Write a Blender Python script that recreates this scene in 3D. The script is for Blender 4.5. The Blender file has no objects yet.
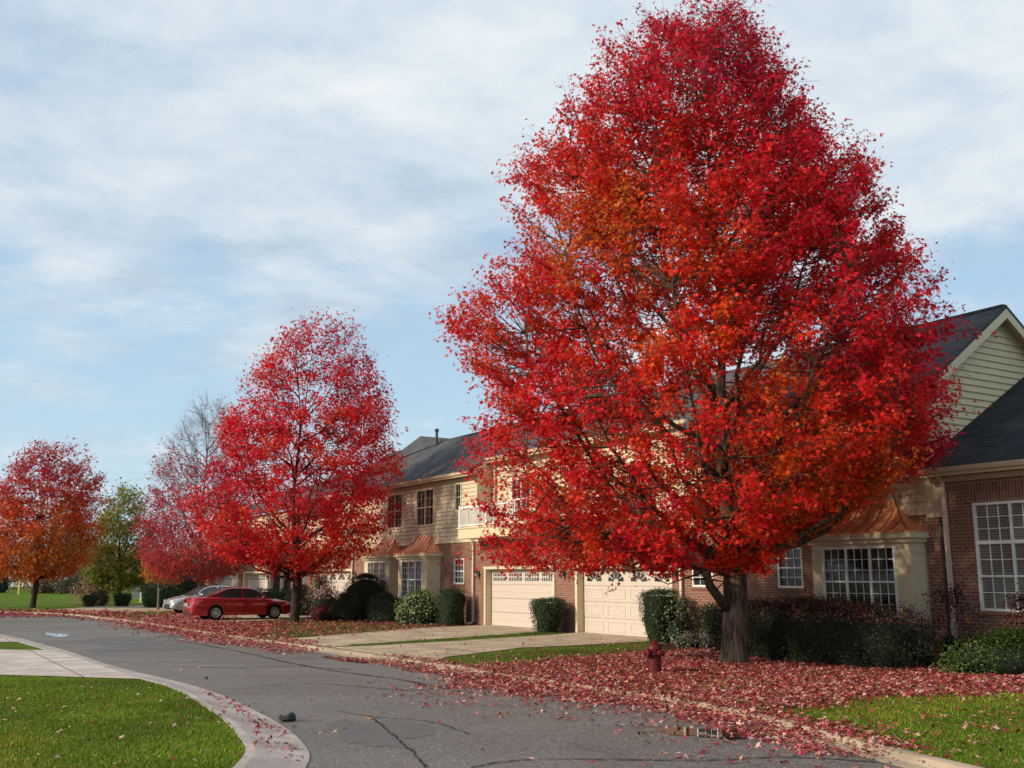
import bpy, math, random
import numpy as np
from math import sin, cos, pi, sqrt, radians
random.seed(7); rng = np.random.default_rng(7)
SC = bpy.context.scene; COL = SC.collection
# ------------------------------------------------------------------ camera
F = 1020.0; HC = 1.95; TH = math.atan(193 / F)
cam = bpy.data.cameras.new('camera'); camo = bpy.data.objects.new('camera', cam); COL.objects.link(camo)
cam.sensor_width = 36; cam.lens = F / 1024 * 36; cam.clip_start = 0.1; cam.clip_end = 5000
camo.location = (0, 0, HC); camo.rotation_euler = (pi / 2 + TH, 0, 0); SC.camera = camo
SC.render.resolution_x = 1024; SC.render.resolution_y = 768
# ------------------------------------------------------------------ light and sky
SUN = np.array([-0.84, -0.36, 0.42]); SUN /= np.linalg.norm(SUN)
SUN_EL = math.asin(SUN[2]); SUN_ROT = math.atan2(SUN[0], SUN[1])
sl = bpy.data.lights.new('sun', 'SUN'); so = bpy.data.objects.new('sun', sl); COL.objects.link(so)
sl.energy = 4.2; sl.angle = radians(3.0); sl.color = (1.0, 0.86, 0.68)
import mathutils
so.rotation_euler = mathutils.Vector(SUN).to_track_quat('Z', 'Y').to_euler()
W = bpy.data.worlds.new('World'); SC.world = W; W.use_nodes = True
SC.view_settings.view_transform = 'Standard'; SC.view_settings.look = 'None'
SC.view_settings.gamma = 1.0; SC.view_settings.use_curve_mapping = False; SC.view_settings.exposure = 0.12

class NT:
    """small helper for node trees"""
    def __init__(s, tree): s.t = tree; s.n = tree.nodes; s.l = tree.links
    def add(s, typ, ins=None, **kw):
        nd = s.n.new(typ)
        for k, v in kw.items(): setattr(nd, k, v)
        for k, v in (ins or {}).items(): s.set(nd, k, v)
        return nd
    def set(s, nd, k, v):
        sock = nd.inputs[k]
        if isinstance(v, bpy.types.NodeSocket): s.l.new(v, sock)
        elif isinstance(v, bpy.types.Node): s.l.new(v.outputs[0], sock)
        else:
            if isinstance(v, (tuple, list)) and len(v) == 3 and sock.type == 'RGBA': v = (*v, 1)
            sock.default_value = v
    def math(s, op, a, b=0.0, c=None, clamp=False):
        nd = s.add('ShaderNodeMath', {0: a, 1: b}, operation=op, use_clamp=clamp)
        if c is not None: s.set(nd, 2, c)
        return nd.outputs[0]
    def mix(s, f, a, b, blend='MIX'):
        return s.add('ShaderNodeMixRGB', {0: f, 1: a, 2: b}, blend_type=blend).outputs[0]
    def noise(s, vec, scale, detail=4, rough=0.55, dist=0.0):
        return s.add('ShaderNodeTexNoise', {'Vector': vec, 'Scale': scale, 'Detail': detail, 'Roughness': rough, 'Distortion': dist}).outputs[0]
    def ramp(s, f, stops, interp='LINEAR'):
        nd = s.add('ShaderNodeValToRGB', {0: f}); cr = nd.color_ramp; cr.interpolation = interp
        while len(cr.elements) < len(stops): cr.elements.new(0.5)
        for e, (p, c) in zip(cr.elements, stops):
            e.position = p; e.color = (*c, 1) if not isinstance(c, (int, float)) else (c, c, c, 1)
        return nd.outputs[0]
    def maprange(s, v, a, b, c=0.0, d=1.0):
        return s.add('ShaderNodeMapRange', {0: v, 1: a, 2: b, 3: c, 4: d}, interpolation_type='SMOOTHSTEP').outputs[0]

def world():
    t = NT(W.node_tree); t.n.clear()
    sky = t.add('ShaderNodeTexSky'); sky.sky_type = 'NISHITA'; sky.sun_disc = False
    sky.sun_elevation = SUN_EL; sky.sun_rotation = SUN_ROT; sky.air_density = 1.0; sky.dust_density = 1.5; sky.ozone_density = 1.5
    tc = t.add('ShaderNodeTexCoord'); g = tc.outputs['Generated']
    sep = t.add('ShaderNodeSeparateXYZ', {0: g})
    z = t.math('MAXIMUM', sep.outputs[2], 0.0)
    den = t.math('ADD', z, 0.16)
    px = t.math('DIVIDE', sep.outputs[0], den); py = t.math('DIVIDE', sep.outputs[1], den)
    v = t.add('ShaderNodeCombineXYZ', {0: px, 1: py, 2: 0.0}).outputs[0]
    vm = t.add('ShaderNodeMapping', {0: v, 1: (3.1, 1.7, 0.0), 2: (0, 0, radians(-24)), 3: (1.0, 1.15, 1.0)}).outputs[0]
    n1 = t.noise(vm, 1.5, 10, 0.58, 0.08)
    n2 = t.noise(vm, 0.5, 3, 0.5, 0.1)
    n3 = t.noise(vm, 2.6, 10, 0.60, 0.15)
    # broken low layer: thinner near the horizon, closed overhead
    hi = t.maprange(z, 0.06, 0.46, -0.045, 0.10)
    s = t.math('ADD', t.math('ADD', t.math('MULTIPLY', n1, 0.55), t.math('MULTIPLY', n2, 0.38)), hi)
    mask = t.maprange(s, 0.42, 0.55)
    lum = t.math('ADD', t.math('MULTIPLY', n3, 0.55), t.math('MULTIPLY', n2, 0.45))
    cl = t.ramp(lum, [(0.38, (0.40, 0.51, 0.64)), (0.46, (0.50, 0.61, 0.72)), (0.53, (0.62, 0.71, 0.79)), (0.60, (0.74, 0.80, 0.84)), (0.69, (0.90, 0.92, 0.92))])
    skyc = t.mix(1.0, sky.outputs[0], (0.10, 0.10, 0.10), 'MULTIPLY')
    blue = t.mix(t.maprange(z, 0.0, 0.55), (0.56, 0.76, 0.88), (0.30, 0.50, 0.78))
    skyc = t.mix(0.8, skyc, blue)
    col = t.mix(mask, skyc, cl)
    bg = t.add('ShaderNodeBackground', {0: col, 1: 1.0})
    t.l.new(bg.outputs[0], t.add('ShaderNodeOutputWorld').inputs[0])
world()
# ------------------------------------------------------------------ pixel -> place helpers (how the plan was measured)
def ray(px, py):
    x = (px - 512) / F; y = -(py - 384) / F
    return np.array([x, cos(TH) - y * sin(TH), sin(TH) + y * cos(TH)])
C0 = np.array([0, 0, HC])
def gp(px, py, z=0.0):
    r = ray(px, py); return C0 + r * ((z - HC) / r[2])
O = gp(583, 633.3)
_a = math.atan(-631 / 1038.)
S = np.array([-sin(_a), -cos(_a), 0]); N = np.array([S[1], -S[0], 0])
if N @ (C0 - O) < 0: N = -N
FANG = math.atan2(S[1], S[0])
def fw(s, t, z=0.0):            # facade coordinates (along the row, towards the street, up) -> world
    p = O + S * s + N * t; return (p[0], p[1], z)
def at_depth(px, Y):            # world x of a column at depth Y
    return (px - 512) / 1038. * Y
# ------------------------------------------------------------------ materials
MATS = {}
def mat(name):
    m = bpy.data.materials.new(name); m.use_nodes = True; t = NT(m.node_tree); t.n.clear()
    out = t.add('ShaderNodeOutputMaterial'); MATS[name] = m
    return m, t, out
def bsdf(t, out, color, rough=0.8, spec=0.3, metal=0.0, bump=None, bstr=0.3, bdist=0.02, coat=0.0):
    b = t.add('ShaderNodeBsdfPrincipled', {'Base Color': color, 'Roughness': rough, 'Specular IOR Level': spec, 'Metallic': metal, 'Coat Weight': coat})
    if bump is not None:
        bp = t.add('ShaderNodeBump', {'Height': bump, 'Strength': bstr, 'Distance': bdist}); t.l.new(bp.outputs[0], b.inputs['Normal'])
    t.l.new(b.outputs[0], out.inputs[0]); return b
def objco(t): return t.add('ShaderNodeTexCoord').outputs['Object']
def geoco(t): return t.add('ShaderNodeNewGeometry').outputs['Position']

def simple(name, col, rough=0.7, spec=0.3, metal=0.0, var=0.12, scale=6.0, coat=0.0):
    m, t, out = mat(name)
    n = t.noise(geoco(t), scale, 5, 0.6)
    c = t.mix(t.maprange(n, 0.3, 0.7), tuple(x * (1 - var) for x in col), tuple(min(1, x * (1 + var)) for x in col))
    bsdf(t, out, c, rough, spec, metal, coat=coat); return m

def m_brick():
    m, t, out = mat('brick'); o = objco(t)
    sp = t.add('ShaderNodeSeparateXYZ', {0: o})
    v = t.add('ShaderNodeCombineXYZ', {0: t.math('ADD', sp.outputs[0], sp.outputs[1]), 1: sp.outputs[2], 2: 0.0}).outputs[0]
    n = t.noise(v, 1.2, 4, 0.6); n2 = t.noise(v, 9.0, 3, 0.6)
    bt = t.add('ShaderNodeTexBrick', {'Vector': v, 'Color1': (0.15, 0.058, 0.040), 'Color2': (0.265, 0.115, 0.078), 'Mortar': (0.35, 0.285, 0.22), 'Scale': 1.0,
               'Mortar Size': 0.012, 'Mortar Smooth': 0.2, 'Bias': -0.1, 'Brick Width': 0.215, 'Row Height': 0.078})
    c = t.mix(t.math('MULTIPLY', n2, 0.5), bt.outputs[0], (0.30, 0.15, 0.10))
    c = t.mix(t.maprange(n, 0.35, 0.7, 0.0, 0.45), c, (0.17, 0.075, 0.055))
    bsdf(t, out, c, 0.9, 0.15, bump=t.math('SUBTRACT', t.math('MULTIPLY', n2, 0.3), bt.outputs[1]), bstr=0.7, bdist=0.012)
def m_soldier():
    m, t, out = mat('soldier_brick'); o = objco(t)
    sp = t.add('ShaderNodeSeparateXYZ', {0: o})
    v = t.add('ShaderNodeCombineXYZ', {0: sp.outputs[2], 1: sp.outputs[0], 2: 0.0}).outputs[0]
    bt = t.add('ShaderNodeTexBrick', {'Vector': v, 'Color1': (0.16, 0.06, 0.042), 'Color2': (0.28, 0.12, 0.08), 'Mortar': (0.35, 0.29, 0.22), 'Scale': 1.0,
               'Mortar Size': 0.010, 'Brick Width': 0.215, 'Row Height': 0.078}, offset=0.0)
    bsdf(t, out, bt.outputs[0], 0.9, 0.15, bump=bt.outputs[1], bstr=-0.6, bdist=0.01)
def m_shingle(name, c1, c2):
    m, t, out = mat(name); o = objco(t)
    sp = t.add('ShaderNodeSeparateXYZ', {0: o})
    v = t.add('ShaderNodeCombineXYZ', {0: sp.outputs[0], 1: t.math('MULTIPLY', sp.outputs[2], 1.0), 2: 0.0}).outputs[0]
    bt = t.add('ShaderNodeTexBrick', {'Vector': v, 'Color1': c1, 'Color2': c2, 'Mortar': tuple(x * 0.35 for x in c1), 'Scale': 1.0, 'Mortar Size': 0.010,
               'Brick Width': 0.30, 'Row Height': 0.085, 'Mortar Smooth': 0.3})
    n = t.noise(o, 1.0, 5, 0.6); n2 = t.noise(o, 30.0, 2, 0.6)
    c = t.mix(t.maprange(n, 0.3, 0.7, 0.0, 0.5), bt.outputs[0], tuple(x * 1.3 for x in c2))
    c = t.mix(t.math('MULTIPLY', n2, 0.35), c, tuple(x * 0.5 for x in c1))
    bsdf(t, out, c, 0.92, 0.2, bump=t.math('ADD', bt.outputs[1], n2), bstr=0.5, bdist=0.01)
def m_asphalt():
    m, t, out = mat('asphalt'); p = geoco(t)
    big = t.noise(p, 0.16, 4, 0.6); mid = t.noise(p, 0.9, 6, 0.65, 0.6); fine = t.noise(p, 42.0, 3, 0.75)
    st = t.add('ShaderNodeMapping', {0: p, 2: (0, 0, -FANG), 3: (0.12, 1.4, 1.0)}).outputs[0]
    strk = t.noise(st, 0.9, 5, 0.6)
    vo = t.add('ShaderNodeTexVoronoi', {'Vector': p, 'Scale': 50.0}); vc = t.add('ShaderNodeSeparateColor', {0: vo.outputs[1]}).outputs[0]
    c = t.ramp(big, [(0.3, (0.128, 0.110, 0.094)), (0.5, (0.172, 0.152, 0.132)), (0.7, (0.220, 0.198, 0.174))])
    c = t.mix(t.maprange(mid, 0.52, 0.66, 0.0, 0.55), c, (0.085, 0.080, 0.076))
    c = t.mix(t.maprange(strk, 0.5, 0.75, 0.0, 0.5), c, (0.26, 0.25, 0.235))
    c = t.mix(t.maprange(fine, 0.42, 0.62, 0.0, 0.55), c, (0.045, 0.043, 0.042))
    c = t.mix(t.maprange(vc, 0.80, 0.95, 0.0, 0.6), c, (0.34, 0.32, 0.285))
    c = t.mix(t.maprange(vc, 0.22, 0.08, 0.0, 0.6), c, (0.05, 0.047, 0.044))
    r = t.maprange(mid, 0.35, 0.65, 0.78, 0.5)
    bsdf(t, out, c, r, 0.35, bump=t.math('ADD', fine, t.math('MULTIPLY', vc, 0.5)), bstr=0.55, bdist=0.02)
def m_patch():
    m, t, out = mat('asphalt_patch'); p = geoco(t)
    fine = t.noise(p, 50.0, 3, 0.75); mid = t.noise(p, 2.0, 5, 0.6)
    c = t.ramp(fine, [(0.35, (0.075, 0.070, 0.064)), (0.65, (0.16, 0.148, 0.135))])
    c = t.mix(t.maprange(mid, 0.4, 0.7, 0, 0.5), c, (0.10, 0.097, 0.093))
    bsdf(t, out, c, 0.65, 0.4, bump=fine, bstr=0.6, bdist=0.015)
def m_concrete(name, col, joints=0.0):
    m, t, out = mat(name); p = geoco(t)
    n = t.noise(p, 1.1, 6, 0.6); f = t.noise(p, 30, 3, 0.7); o = objco(t)
    c = t.mix(t.maprange(n, 0.35, 0.7), tuple(x * 0.72 for x in col), tuple(x * 1.1 for x in col))
    c = t.mix(t.maprange(f, 0.5, 0.7, 0, 0.35), c, tuple(x * 0.5 for x in col))
    st = t.noise(p, 0.35, 5, 0.7)
    c = t.mix(t.maprange(st, 0.55, 0.7, 0, 0.4), c, tuple(x * 0.55 for x in col))
    if joints:
        q = t.add('ShaderNodeMapping', {0: p, 2: (0, 0, -FANG)}).outputs[0]; sp = t.add('ShaderNodeSeparateXYZ', {0: q})
        for k in (0, 1):
            w = t.math('ABSOLUTE', t.math('SUBTRACT', t.math('FRACT', t.math('DIVIDE', sp.outputs[k], joints)), 0.5))
            c = t.mix(t.math('LESS_THAN', w, 0.008), c, tuple(x * 0.3 for x in col))
    bsdf(t, out, c, 0.88, 0.2, bump=f, bstr=0.25, bdist=0.01)
def m_lawn(name, a, b, dead):
    m, t, out = mat(name); p = geoco(t)
    n = t.noise(p, 0.45, 5, 0.6); f = t.noise(p, 26, 4, 0.75); g = t.noise(p, 3.5, 5, 0.65)
    c = t.mix(t.maprange(n, 0.35, 0.65), a, b)
    c = t.mix(t.maprange(g, 0.5, 0.72, 0, 0.6), c, dead)
    c = t.mix(t.maprange(f, 0.40, 0.65, 0, 0.7), c, tuple(x * 0.35 for x in a))
    bsdf(t, out, c, 0.95, 0.1, bump=f, bstr=1.0, bdist=0.05)
def m_leaf(name, trans=0.35, rough=0.5):
    m, t, out = mat(name)
    a = t.add('ShaderNodeAttribute', attribute_name='col').outputs['Color']
    d = t.add('ShaderNodeBsdfPrincipled', {'Base Color': a, 'Roughness': rough, 'Specular IOR Level': 0.25})
    tr = t.add('ShaderNodeBsdfTranslucent', {0: t.mix(0.35, a, t.add('ShaderNodeGamma', {0: a, 1: 0.8}).outputs[0])})
    mx = t.add('ShaderNodeMixShader', {0: trans, 1: d.outputs[0], 2: tr.outputs[0]})
    t.l.new(mx.outputs[0], out.inputs[0])
def m_bark(name, a, b):
    m, t, out = mat(name); p = objco(t)
    q = t.add('ShaderNodeMapping', {0: p, 3: (1, 1, 0.13)}).outputs[0]
    n = t.noise(q, 22, 6, 0.7, 0.4); g = t.noise(p, 2.0, 4, 0.6)
    c = t.mix(t.maprange(n, 0.38, 0.62), a, b); c = t.mix(t.maprange(g, 0.5, 0.7, 0, 0.4), c, (0.12, 0.13, 0.09))
    bsdf(t, out, c, 0.95, 0.1, bump=n, bstr=1.0, bdist=0.05)
def m_copper():
    m, t, out = mat('copper'); p = geoco(t); n = t.noise(p, 4.0, 5, 0.6)
    c = t.mix(t.maprange(n, 0.3, 0.7), (0.80, 0.29, 0.12), (0.92, 0.43, 0.22))
    bsdf(t, out, c, 0.42, 0.5, metal=0.35)
def m_glass():
    m, t, out = mat('window_glass'); o = objco(t); n = t.noise(o, 1.4, 3, 0.5)
    c = t.mix(t.maprange(n, 0.4, 0.62), (0.008, 0.010, 0.010), (0.045, 0.055, 0.05))
    bsdf(t, out, c, 0.06, 0.45)
def m_blind():
    m, t, out = mat('blind_glass'); o = objco(t)
    sp = t.add('ShaderNodeSeparateXYZ', {0: o}); w = t.math('FRACT', t.math('MULTIPLY', sp.outputs[2], 16.0))
    c = t.mix(t.maprange(w, 0.1, 0.9), (0.10, 0.10, 0.09), (0.22, 0.21, 0.18))
    bsdf(t, out, c, 0.12, 0.5)
def m_water():
    m, t, out = mat('puddle_water'); p = geoco(t); n = t.noise(p, 5, 3, 0.5)
    b = t.add('ShaderNodeBsdfPrincipled', {'Base Color': (0.022, 0.02, 0.018), 'Roughness': 0.02, 'Specular IOR Level': 0.9, 'IOR': 1.5})
    bp = t.add('ShaderNodeBump', {'Height': n, 'Strength': 0.02, 'Distance': 0.01}); t.l.new(bp.outputs[0], b.inputs['Normal'])
    t.l.new(b.outputs[0], out.inputs[0])
m_brick(); m_soldier(); m_asphalt(); m_patch(); m_copper(); m_glass(); m_blind(); m_water()
m_shingle('shingle_grey', (0.055, 0.06, 0.065), (0.095, 0.10, 0.105)); m_shingle('shingle_black', (0.022, 0.024, 0.028), (0.042, 0.045, 0.05))
m_concrete('kerb_concrete', (0.46, 0.40, 0.36)); m_concrete('kerb_tan', (0.38, 0.295, 0.21)); m_concrete('drive_concrete', (0.46, 0.36, 0.25), 3.0); m_concrete('slab_concrete', (0.55, 0.47, 0.41), 2.4)
m_lawn('lawn_green', (0.085, 0.135, 0.008), (0.125, 0.20, 0.012), (0.19, 0.18, 0.035))
m_lawn('lawn_dry', (0.060, 0.085, 0.012), (0.12, 0.12, 0.025), (0.20, 0.13, 0.045))
m_lawn('mulch', (0.035, 0.022, 0.016), (0.06, 0.035, 0.025), (0.09, 0.04, 0.03))
m_leaf('maple_leaf', 0.45); m_leaf('fallen_leaf', 0.08, 0.6); m_leaf('shrub_leaf', 0.2, 0.45); m_leaf('grass_blade', 0.3, 0.6)
m_bark('bark', (0.045, 0.033, 0.025), (0.155, 0.118, 0.088)); m_bark('bark_twig', (0.13, 0.085, 0.08), (0.27, 0.19, 0.175)); m_bark('bark_pale', (0.12, 0.10, 0.085), (0.26, 0.22, 0.19)); m_bark('bark_dark', (0.025, 0.018, 0.015), (0.075, 0.055, 0.045))
simple('cream_siding', (0.58, 0.50, 0.35), 0.6, 0.3, var=0.05); simple('gable_siding', (0.64, 0.55, 0.35), 0.6, 0.3, var=0.05); simple('cream_trim', (0.64, 0.55, 0.37), 0.5, 0.3, var=0.05)  # gable: cream siding again, warmed and lightened in colour for its sunless side
simple('white_paint', (0.80, 0.79, 0.76), 0.4, 0.4, var=0.03); simple('door_paint', (0.55, 0.475, 0.405), 0.5, 0.3, var=0.04)
simple('downspout_paint', (0.62, 0.52, 0.43), 0.4, 0.4, var=0.05); simple('gutter_paint', (0.58, 0.47, 0.34), 0.4, 0.4, var=0.08)
simple('copper_dark', (0.34, 0.11, 0.06), 0.45, 0.5, metal=0.4); simple('soffit', (0.30, 0.22, 0.14), 0.7); simple('black_metal', (0.015, 0.015, 0.015), 0.4, 0.5); simple('dark_gap', (0.01, 0.01, 0.01), 0.9)
simple('limestone', (0.42, 0.38, 0.33), 0.9); simple('lamp_glass', (0.55, 0.5, 0.4), 0.2, 0.6)
simple('hydrant_red', (0.10, 0.008, 0.009), 0.5, 0.3, var=0.5, scale=14); simple('rust', (0.10, 0.04, 0.02), 0.8, var=0.4, scale=20)
simple('car_red', (0.36, 0.008, 0.014), 0.22, 0.5, metal=0.25, var=0.02, coat=1.0); simple('car_silver', (0.50, 0.50, 0.48), 0.25, 0.5, metal=0.5, var=0.02, coat=1.0)
simple('car_white', (0.75, 0.76, 0.78), 0.3, 0.5, var=0.02, coat=1.0); simple('tyre', (0.012, 0.012, 0.012), 0.9); simple('alloy', (0.55, 0.55, 0.56), 0.3, 0.5, metal=0.7)
simple('car_glass', (0.03, 0.045, 0.045), 0.05, 0.8); simple('tail_red', (0.45, 0.01, 0.01), 0.15, 0.6, coat=1.0); simple('lamp_clear', (0.75, 0.75, 0.72), 0.12, 0.7, coat=1.0)
simple('plastic_dark', (0.03, 0.03, 0.032), 0.6); simple('tar', (0.012, 0.012, 0.012), 0.7, 0.3); simple('stone_dark', (0.03, 0.028, 0.027), 0.8, var=0.4)
simple('yellow_post', (0.55, 0.52, 0.15), 0.6); simple('green_post', (0.45, 0.55, 0.42), 0.6); simple('grey_box', (0.28, 0.27, 0.27), 0.6)
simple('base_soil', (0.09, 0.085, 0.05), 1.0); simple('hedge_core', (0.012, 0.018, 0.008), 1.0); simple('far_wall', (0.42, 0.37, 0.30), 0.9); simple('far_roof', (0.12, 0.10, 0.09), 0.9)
# ------------------------------------------------------------------ mesh building
class MB:
    def __init__(s): s.v = []; s.f = []; s.m = []; s.mi = 0
    def add(s, vs, fs, mi=None):
        b = len(s.v); s.v += [tuple(map(float, p)) for p in vs]; s.f += [tuple(b + i for i in f) for f in fs]; s.m += [s.mi if mi is None else mi] * len(fs); return s
    def quad(s, a, b, c, d, mi=None): return s.add([a, b, c, d], [(0, 1, 2, 3)], mi)
    def box(s, x0, x1, y0, y1, z0, z1, mi=None):
        x0, x1 = sorted((x0, x1)); y0, y1 = sorted((y0, y1)); z0, z1 = sorted((z0, z1))
        return s.add([(x0, y0, z0), (x1, y0, z0), (x1, y1, z0), (x0, y1, z0), (x0, y0, z1), (x1, y0, z1), (x1, y1, z1), (x0, y1, z1)],
                     [(0, 3, 2, 1), (4, 5, 6, 7), (0, 1, 5, 4), (1, 2, 6, 5), (2, 3, 7, 6), (3, 0, 4, 7)], mi)
    def tube(s, pts, rad, n=8, cap=True, mi=None):
        pts = [np.array(p, float) for p in pts]
        if not hasattr(rad, '__len__'): rad = [rad] * len(pts)
        vs = []; fs = []; prev = None
        for i, p in enumerate(pts):
            d = pts[min(i + 1, len(pts) - 1)] - pts[max(i - 1, 0)]; d = d / (np.linalg.norm(d) + 1e-9)
            if prev is None:
                u = np.cross(d, (0, 0, 1.0)); u = u if np.linalg.norm(u) > 0.05 else np.cross(d, (1.0, 0, 0))
            else: u = prev - d * (prev @ d)
            u /= np.linalg.norm(u); prev = u; w = np.cross(d, u)
            for k in range(n):
                a = 2 * pi * k / n; vs.append(p + (u * cos(a) + w * sin(a)) * rad[i])
        for i in range(len(pts) - 1):
            for k in range(n):
                a = i * n + k; b = i * n + (k + 1) % n; fs.append((a, b, b + n, a + n))
        if cap: fs += [tuple(range(n))[::-1], tuple((len(pts) - 1) * n + k for k in range(n))]
        return s.add(vs, fs, mi)
    def lathe(s, prof, c=(0, 0, 0), n=20, axis='z', mi=None, cap=True):
        vs = []; fs = []
        for r, h in prof:
            for k in range(n):
                a = 2 * pi * k / n; p = (r * cos(a), r * sin(a), h)
                if axis == 'x': p = (p[2], p[0], p[1])
                if axis == 'y': p = (p[1], p[2], p[0])
                vs.append((p[0] + c[0], p[1] + c[1], p[2] + c[2]))
        for i in range(len(prof) - 1):
            for k in range(n):
                a = i * n + k; b = i * n + (k + 1) % n; fs.append((a, b, b + n, a + n))
        if cap: fs += [tuple(range(n))[::-1], tuple((len(prof) - 1) * n + k for k in range(n))]
        return s.add(vs, fs, mi)
    def build(s, name, mats, parent=None, smooth=False, bevel=0.0, loc=None):
        me = bpy.data.meshes.new(name); me.from_pydata(s.v, [], s.f); me.update()
        if isinstance(mats, str): mats = [mats]
        for k in mats: me.materials.append(MATS[k])
        me.polygons.foreach_set('material_index', s.m)
        if smooth: me.polygons.foreach_set('use_smooth', [True] * len(s.f))
        o = bpy.data.objects.new(name, me); COL.objects.link(o)
        if parent is not None: o.parent = parent
        if loc is not None: o.location = loc
        if bevel:
            md = o.modifiers.new('bevel', 'BEVEL'); md.width = bevel; md.segments = 2; md.limit_method = 'ANGLE'
        return o
def tag(o, label=None, cat=None, group=None, kind=None):
    for k, v in (('label', label), ('category', cat), ('group', group), ('kind', kind)):
        if v: o[k] = v
    return o
def empty(name, loc=(0, 0, 0), rz=0.0):
    o = bpy.data.objects.new(name, None); COL.objects.link(o); o.location = loc; o.rotation_euler = (0, 0, rz); o.empty_display_size = 0.3; return o
def copy_tree(o, parent=None):
    c = o.copy(); COL.objects.link(c)
    if parent is not None: c.parent = parent
    for ch in o.children: copy_tree(ch, c)
    return c
def fast_mesh(name, verts, faces_tri, cols, mats, parent=None, fm=None):
    """verts (n,3), faces (m,3) int, cols (n,3)"""
    me = bpy.data.meshes.new(name); n = len(verts); m = len(faces_tri)
    me.vertices.add(n); me.vertices.foreach_set('co', np.asarray(verts, np.float32).ravel())
    me.loops.add(m * 3); me.loops.foreach_set('vertex_index', np.asarray(faces_tri, np.int32).ravel())
    me.polygons.add(m); me.polygons.foreach_set('loop_start', np.arange(0, m * 3, 3, dtype=np.int32))
    try: me.polygons.foreach_set('loop_total', np.full(m, 3, np.int32))
    except Exception: pass
    if fm is not None: me.polygons.foreach_set('material_index', np.asarray(fm, np.int32))
    me.update(calc_edges=True)
    if cols is not None:
        ca = me.color_attributes.new('col', 'FLOAT_COLOR', 'POINT')
        ca.data.foreach_set('color', np.hstack([np.asarray(cols, np.float32), np.ones((n, 1), np.float32)]).ravel())
    for k in ([mats] if isinstance(mats, str) else mats): me.materials.append(MATS[k])
    o = bpy.data.objects.new(name, me); COL.objects.link(o)
    if parent is not None: o.parent = parent
    return o
# leaf templates: (verts in the leaf plane, bend, triangles)
def star(lobes):
    pts = [(0, 0)]; m = len(lobes)
    for i, (a, r) in enumerate(lobes): pts.append((sin(a) * r, cos(a) * r))
    return pts
def leaf_tpl(kind):
    if kind == 'maple5':
        tips = [(-2.0, .55), (-1.0, .9), (0, 1.1), (1.0, .9), (2.0, .55)]; nr = .38
    elif kind == 'maple3':
        tips = [(-1.15, .9), (0, 1.1), (1.15, .9)]; nr = .40
    else:
        v = np.array([(0, -.5, 0), (-.34, 0.05, .06), (0, .62, 0), (.34, 0.05, .06)]); return v, np.array([(0, 2, 1), (0, 3, 2)])
    nt = [tips[0][0] - .45] + [(tips[i][0] + tips[i + 1][0]) / 2 for i in range(len(tips) - 1)] + [tips[-1][0] + .45]
    P = [(0, -.1, 0)]; tri = []
    for a in nt: P.append((sin(a) * nr, cos(a) * nr, .10))
    b = len(P)
    for a, r in tips: P.append((sin(a) * r, cos(a) * r, -.08))
    for i in range(len(tips)): tri += [(0, 1 + i + 1, 1 + i), (1 + i, 1 + i + 1, b + i)]
    return np.array(P, float), np.array(tri)
def leaf_cloud(cen, nrm, size, col, kind, spin=None):
    T, tri = leaf_tpl(kind); n = len(cen)
    nrm = nrm / (np.linalg.norm(nrm, axis=1, keepdims=True) + 1e-9)
    up = rng.normal(size=(n, 3)) if spin is None else spin
    u = np.cross(nrm, up); u /= (np.linalg.norm(u, axis=1, keepdims=True) + 1e-9); w = np.cross(nrm, u)
    sz = np.asarray(size).reshape(-1, 1, 1) * np.ones((n, 1, 1))
    V = cen[:, None, :] + sz * (T[None, :, 0, None] * u[:, None, :] + T[None, :, 1, None] * w[:, None, :] + T[None, :, 2, None] * nrm[:, None, :])
    k = len(T); Fc = tri[None] + (np.arange(n) * k)[:, None, None]
    Cc = np.repeat(col[:, None, :], k, axis=1)
    return V.reshape(-1, 3), Fc.reshape(-1, 3), Cc.reshape(-1, 3)
def vnoise(p, scale, seed=0):
    """cheap smooth 3-D value noise on numpy points"""
    q = np.asarray(p) * scale + seed * 17.3; i = np.floor(q).astype(int); f = q - i; f = f * f * (3 - 2 * f)
    def h(a, b, c):
        x = (a * 374761393 + b * 668265263 + c * 2147483647 + seed * 1013) & 0xffffffff
        x = ((x ^ (x >> 13)) * 1274126177) & 0xffffffff; return ((x ^ (x >> 16)) & 0xffff) / 65535.
    r = 0
    for dx in (0, 1):
        for dy in (0, 1):
            for dz in (0, 1):
                wgt = (f[:, 0] if dx else 1 - f[:, 0]) * (f[:, 1] if dy else 1 - f[:, 1]) * (f[:, 2] if dz else 1 - f[:, 2])
                r = r + wgt * h(i[:, 0] + dx, i[:, 1] + dy, i[:, 2] + dz)
    return r
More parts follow.
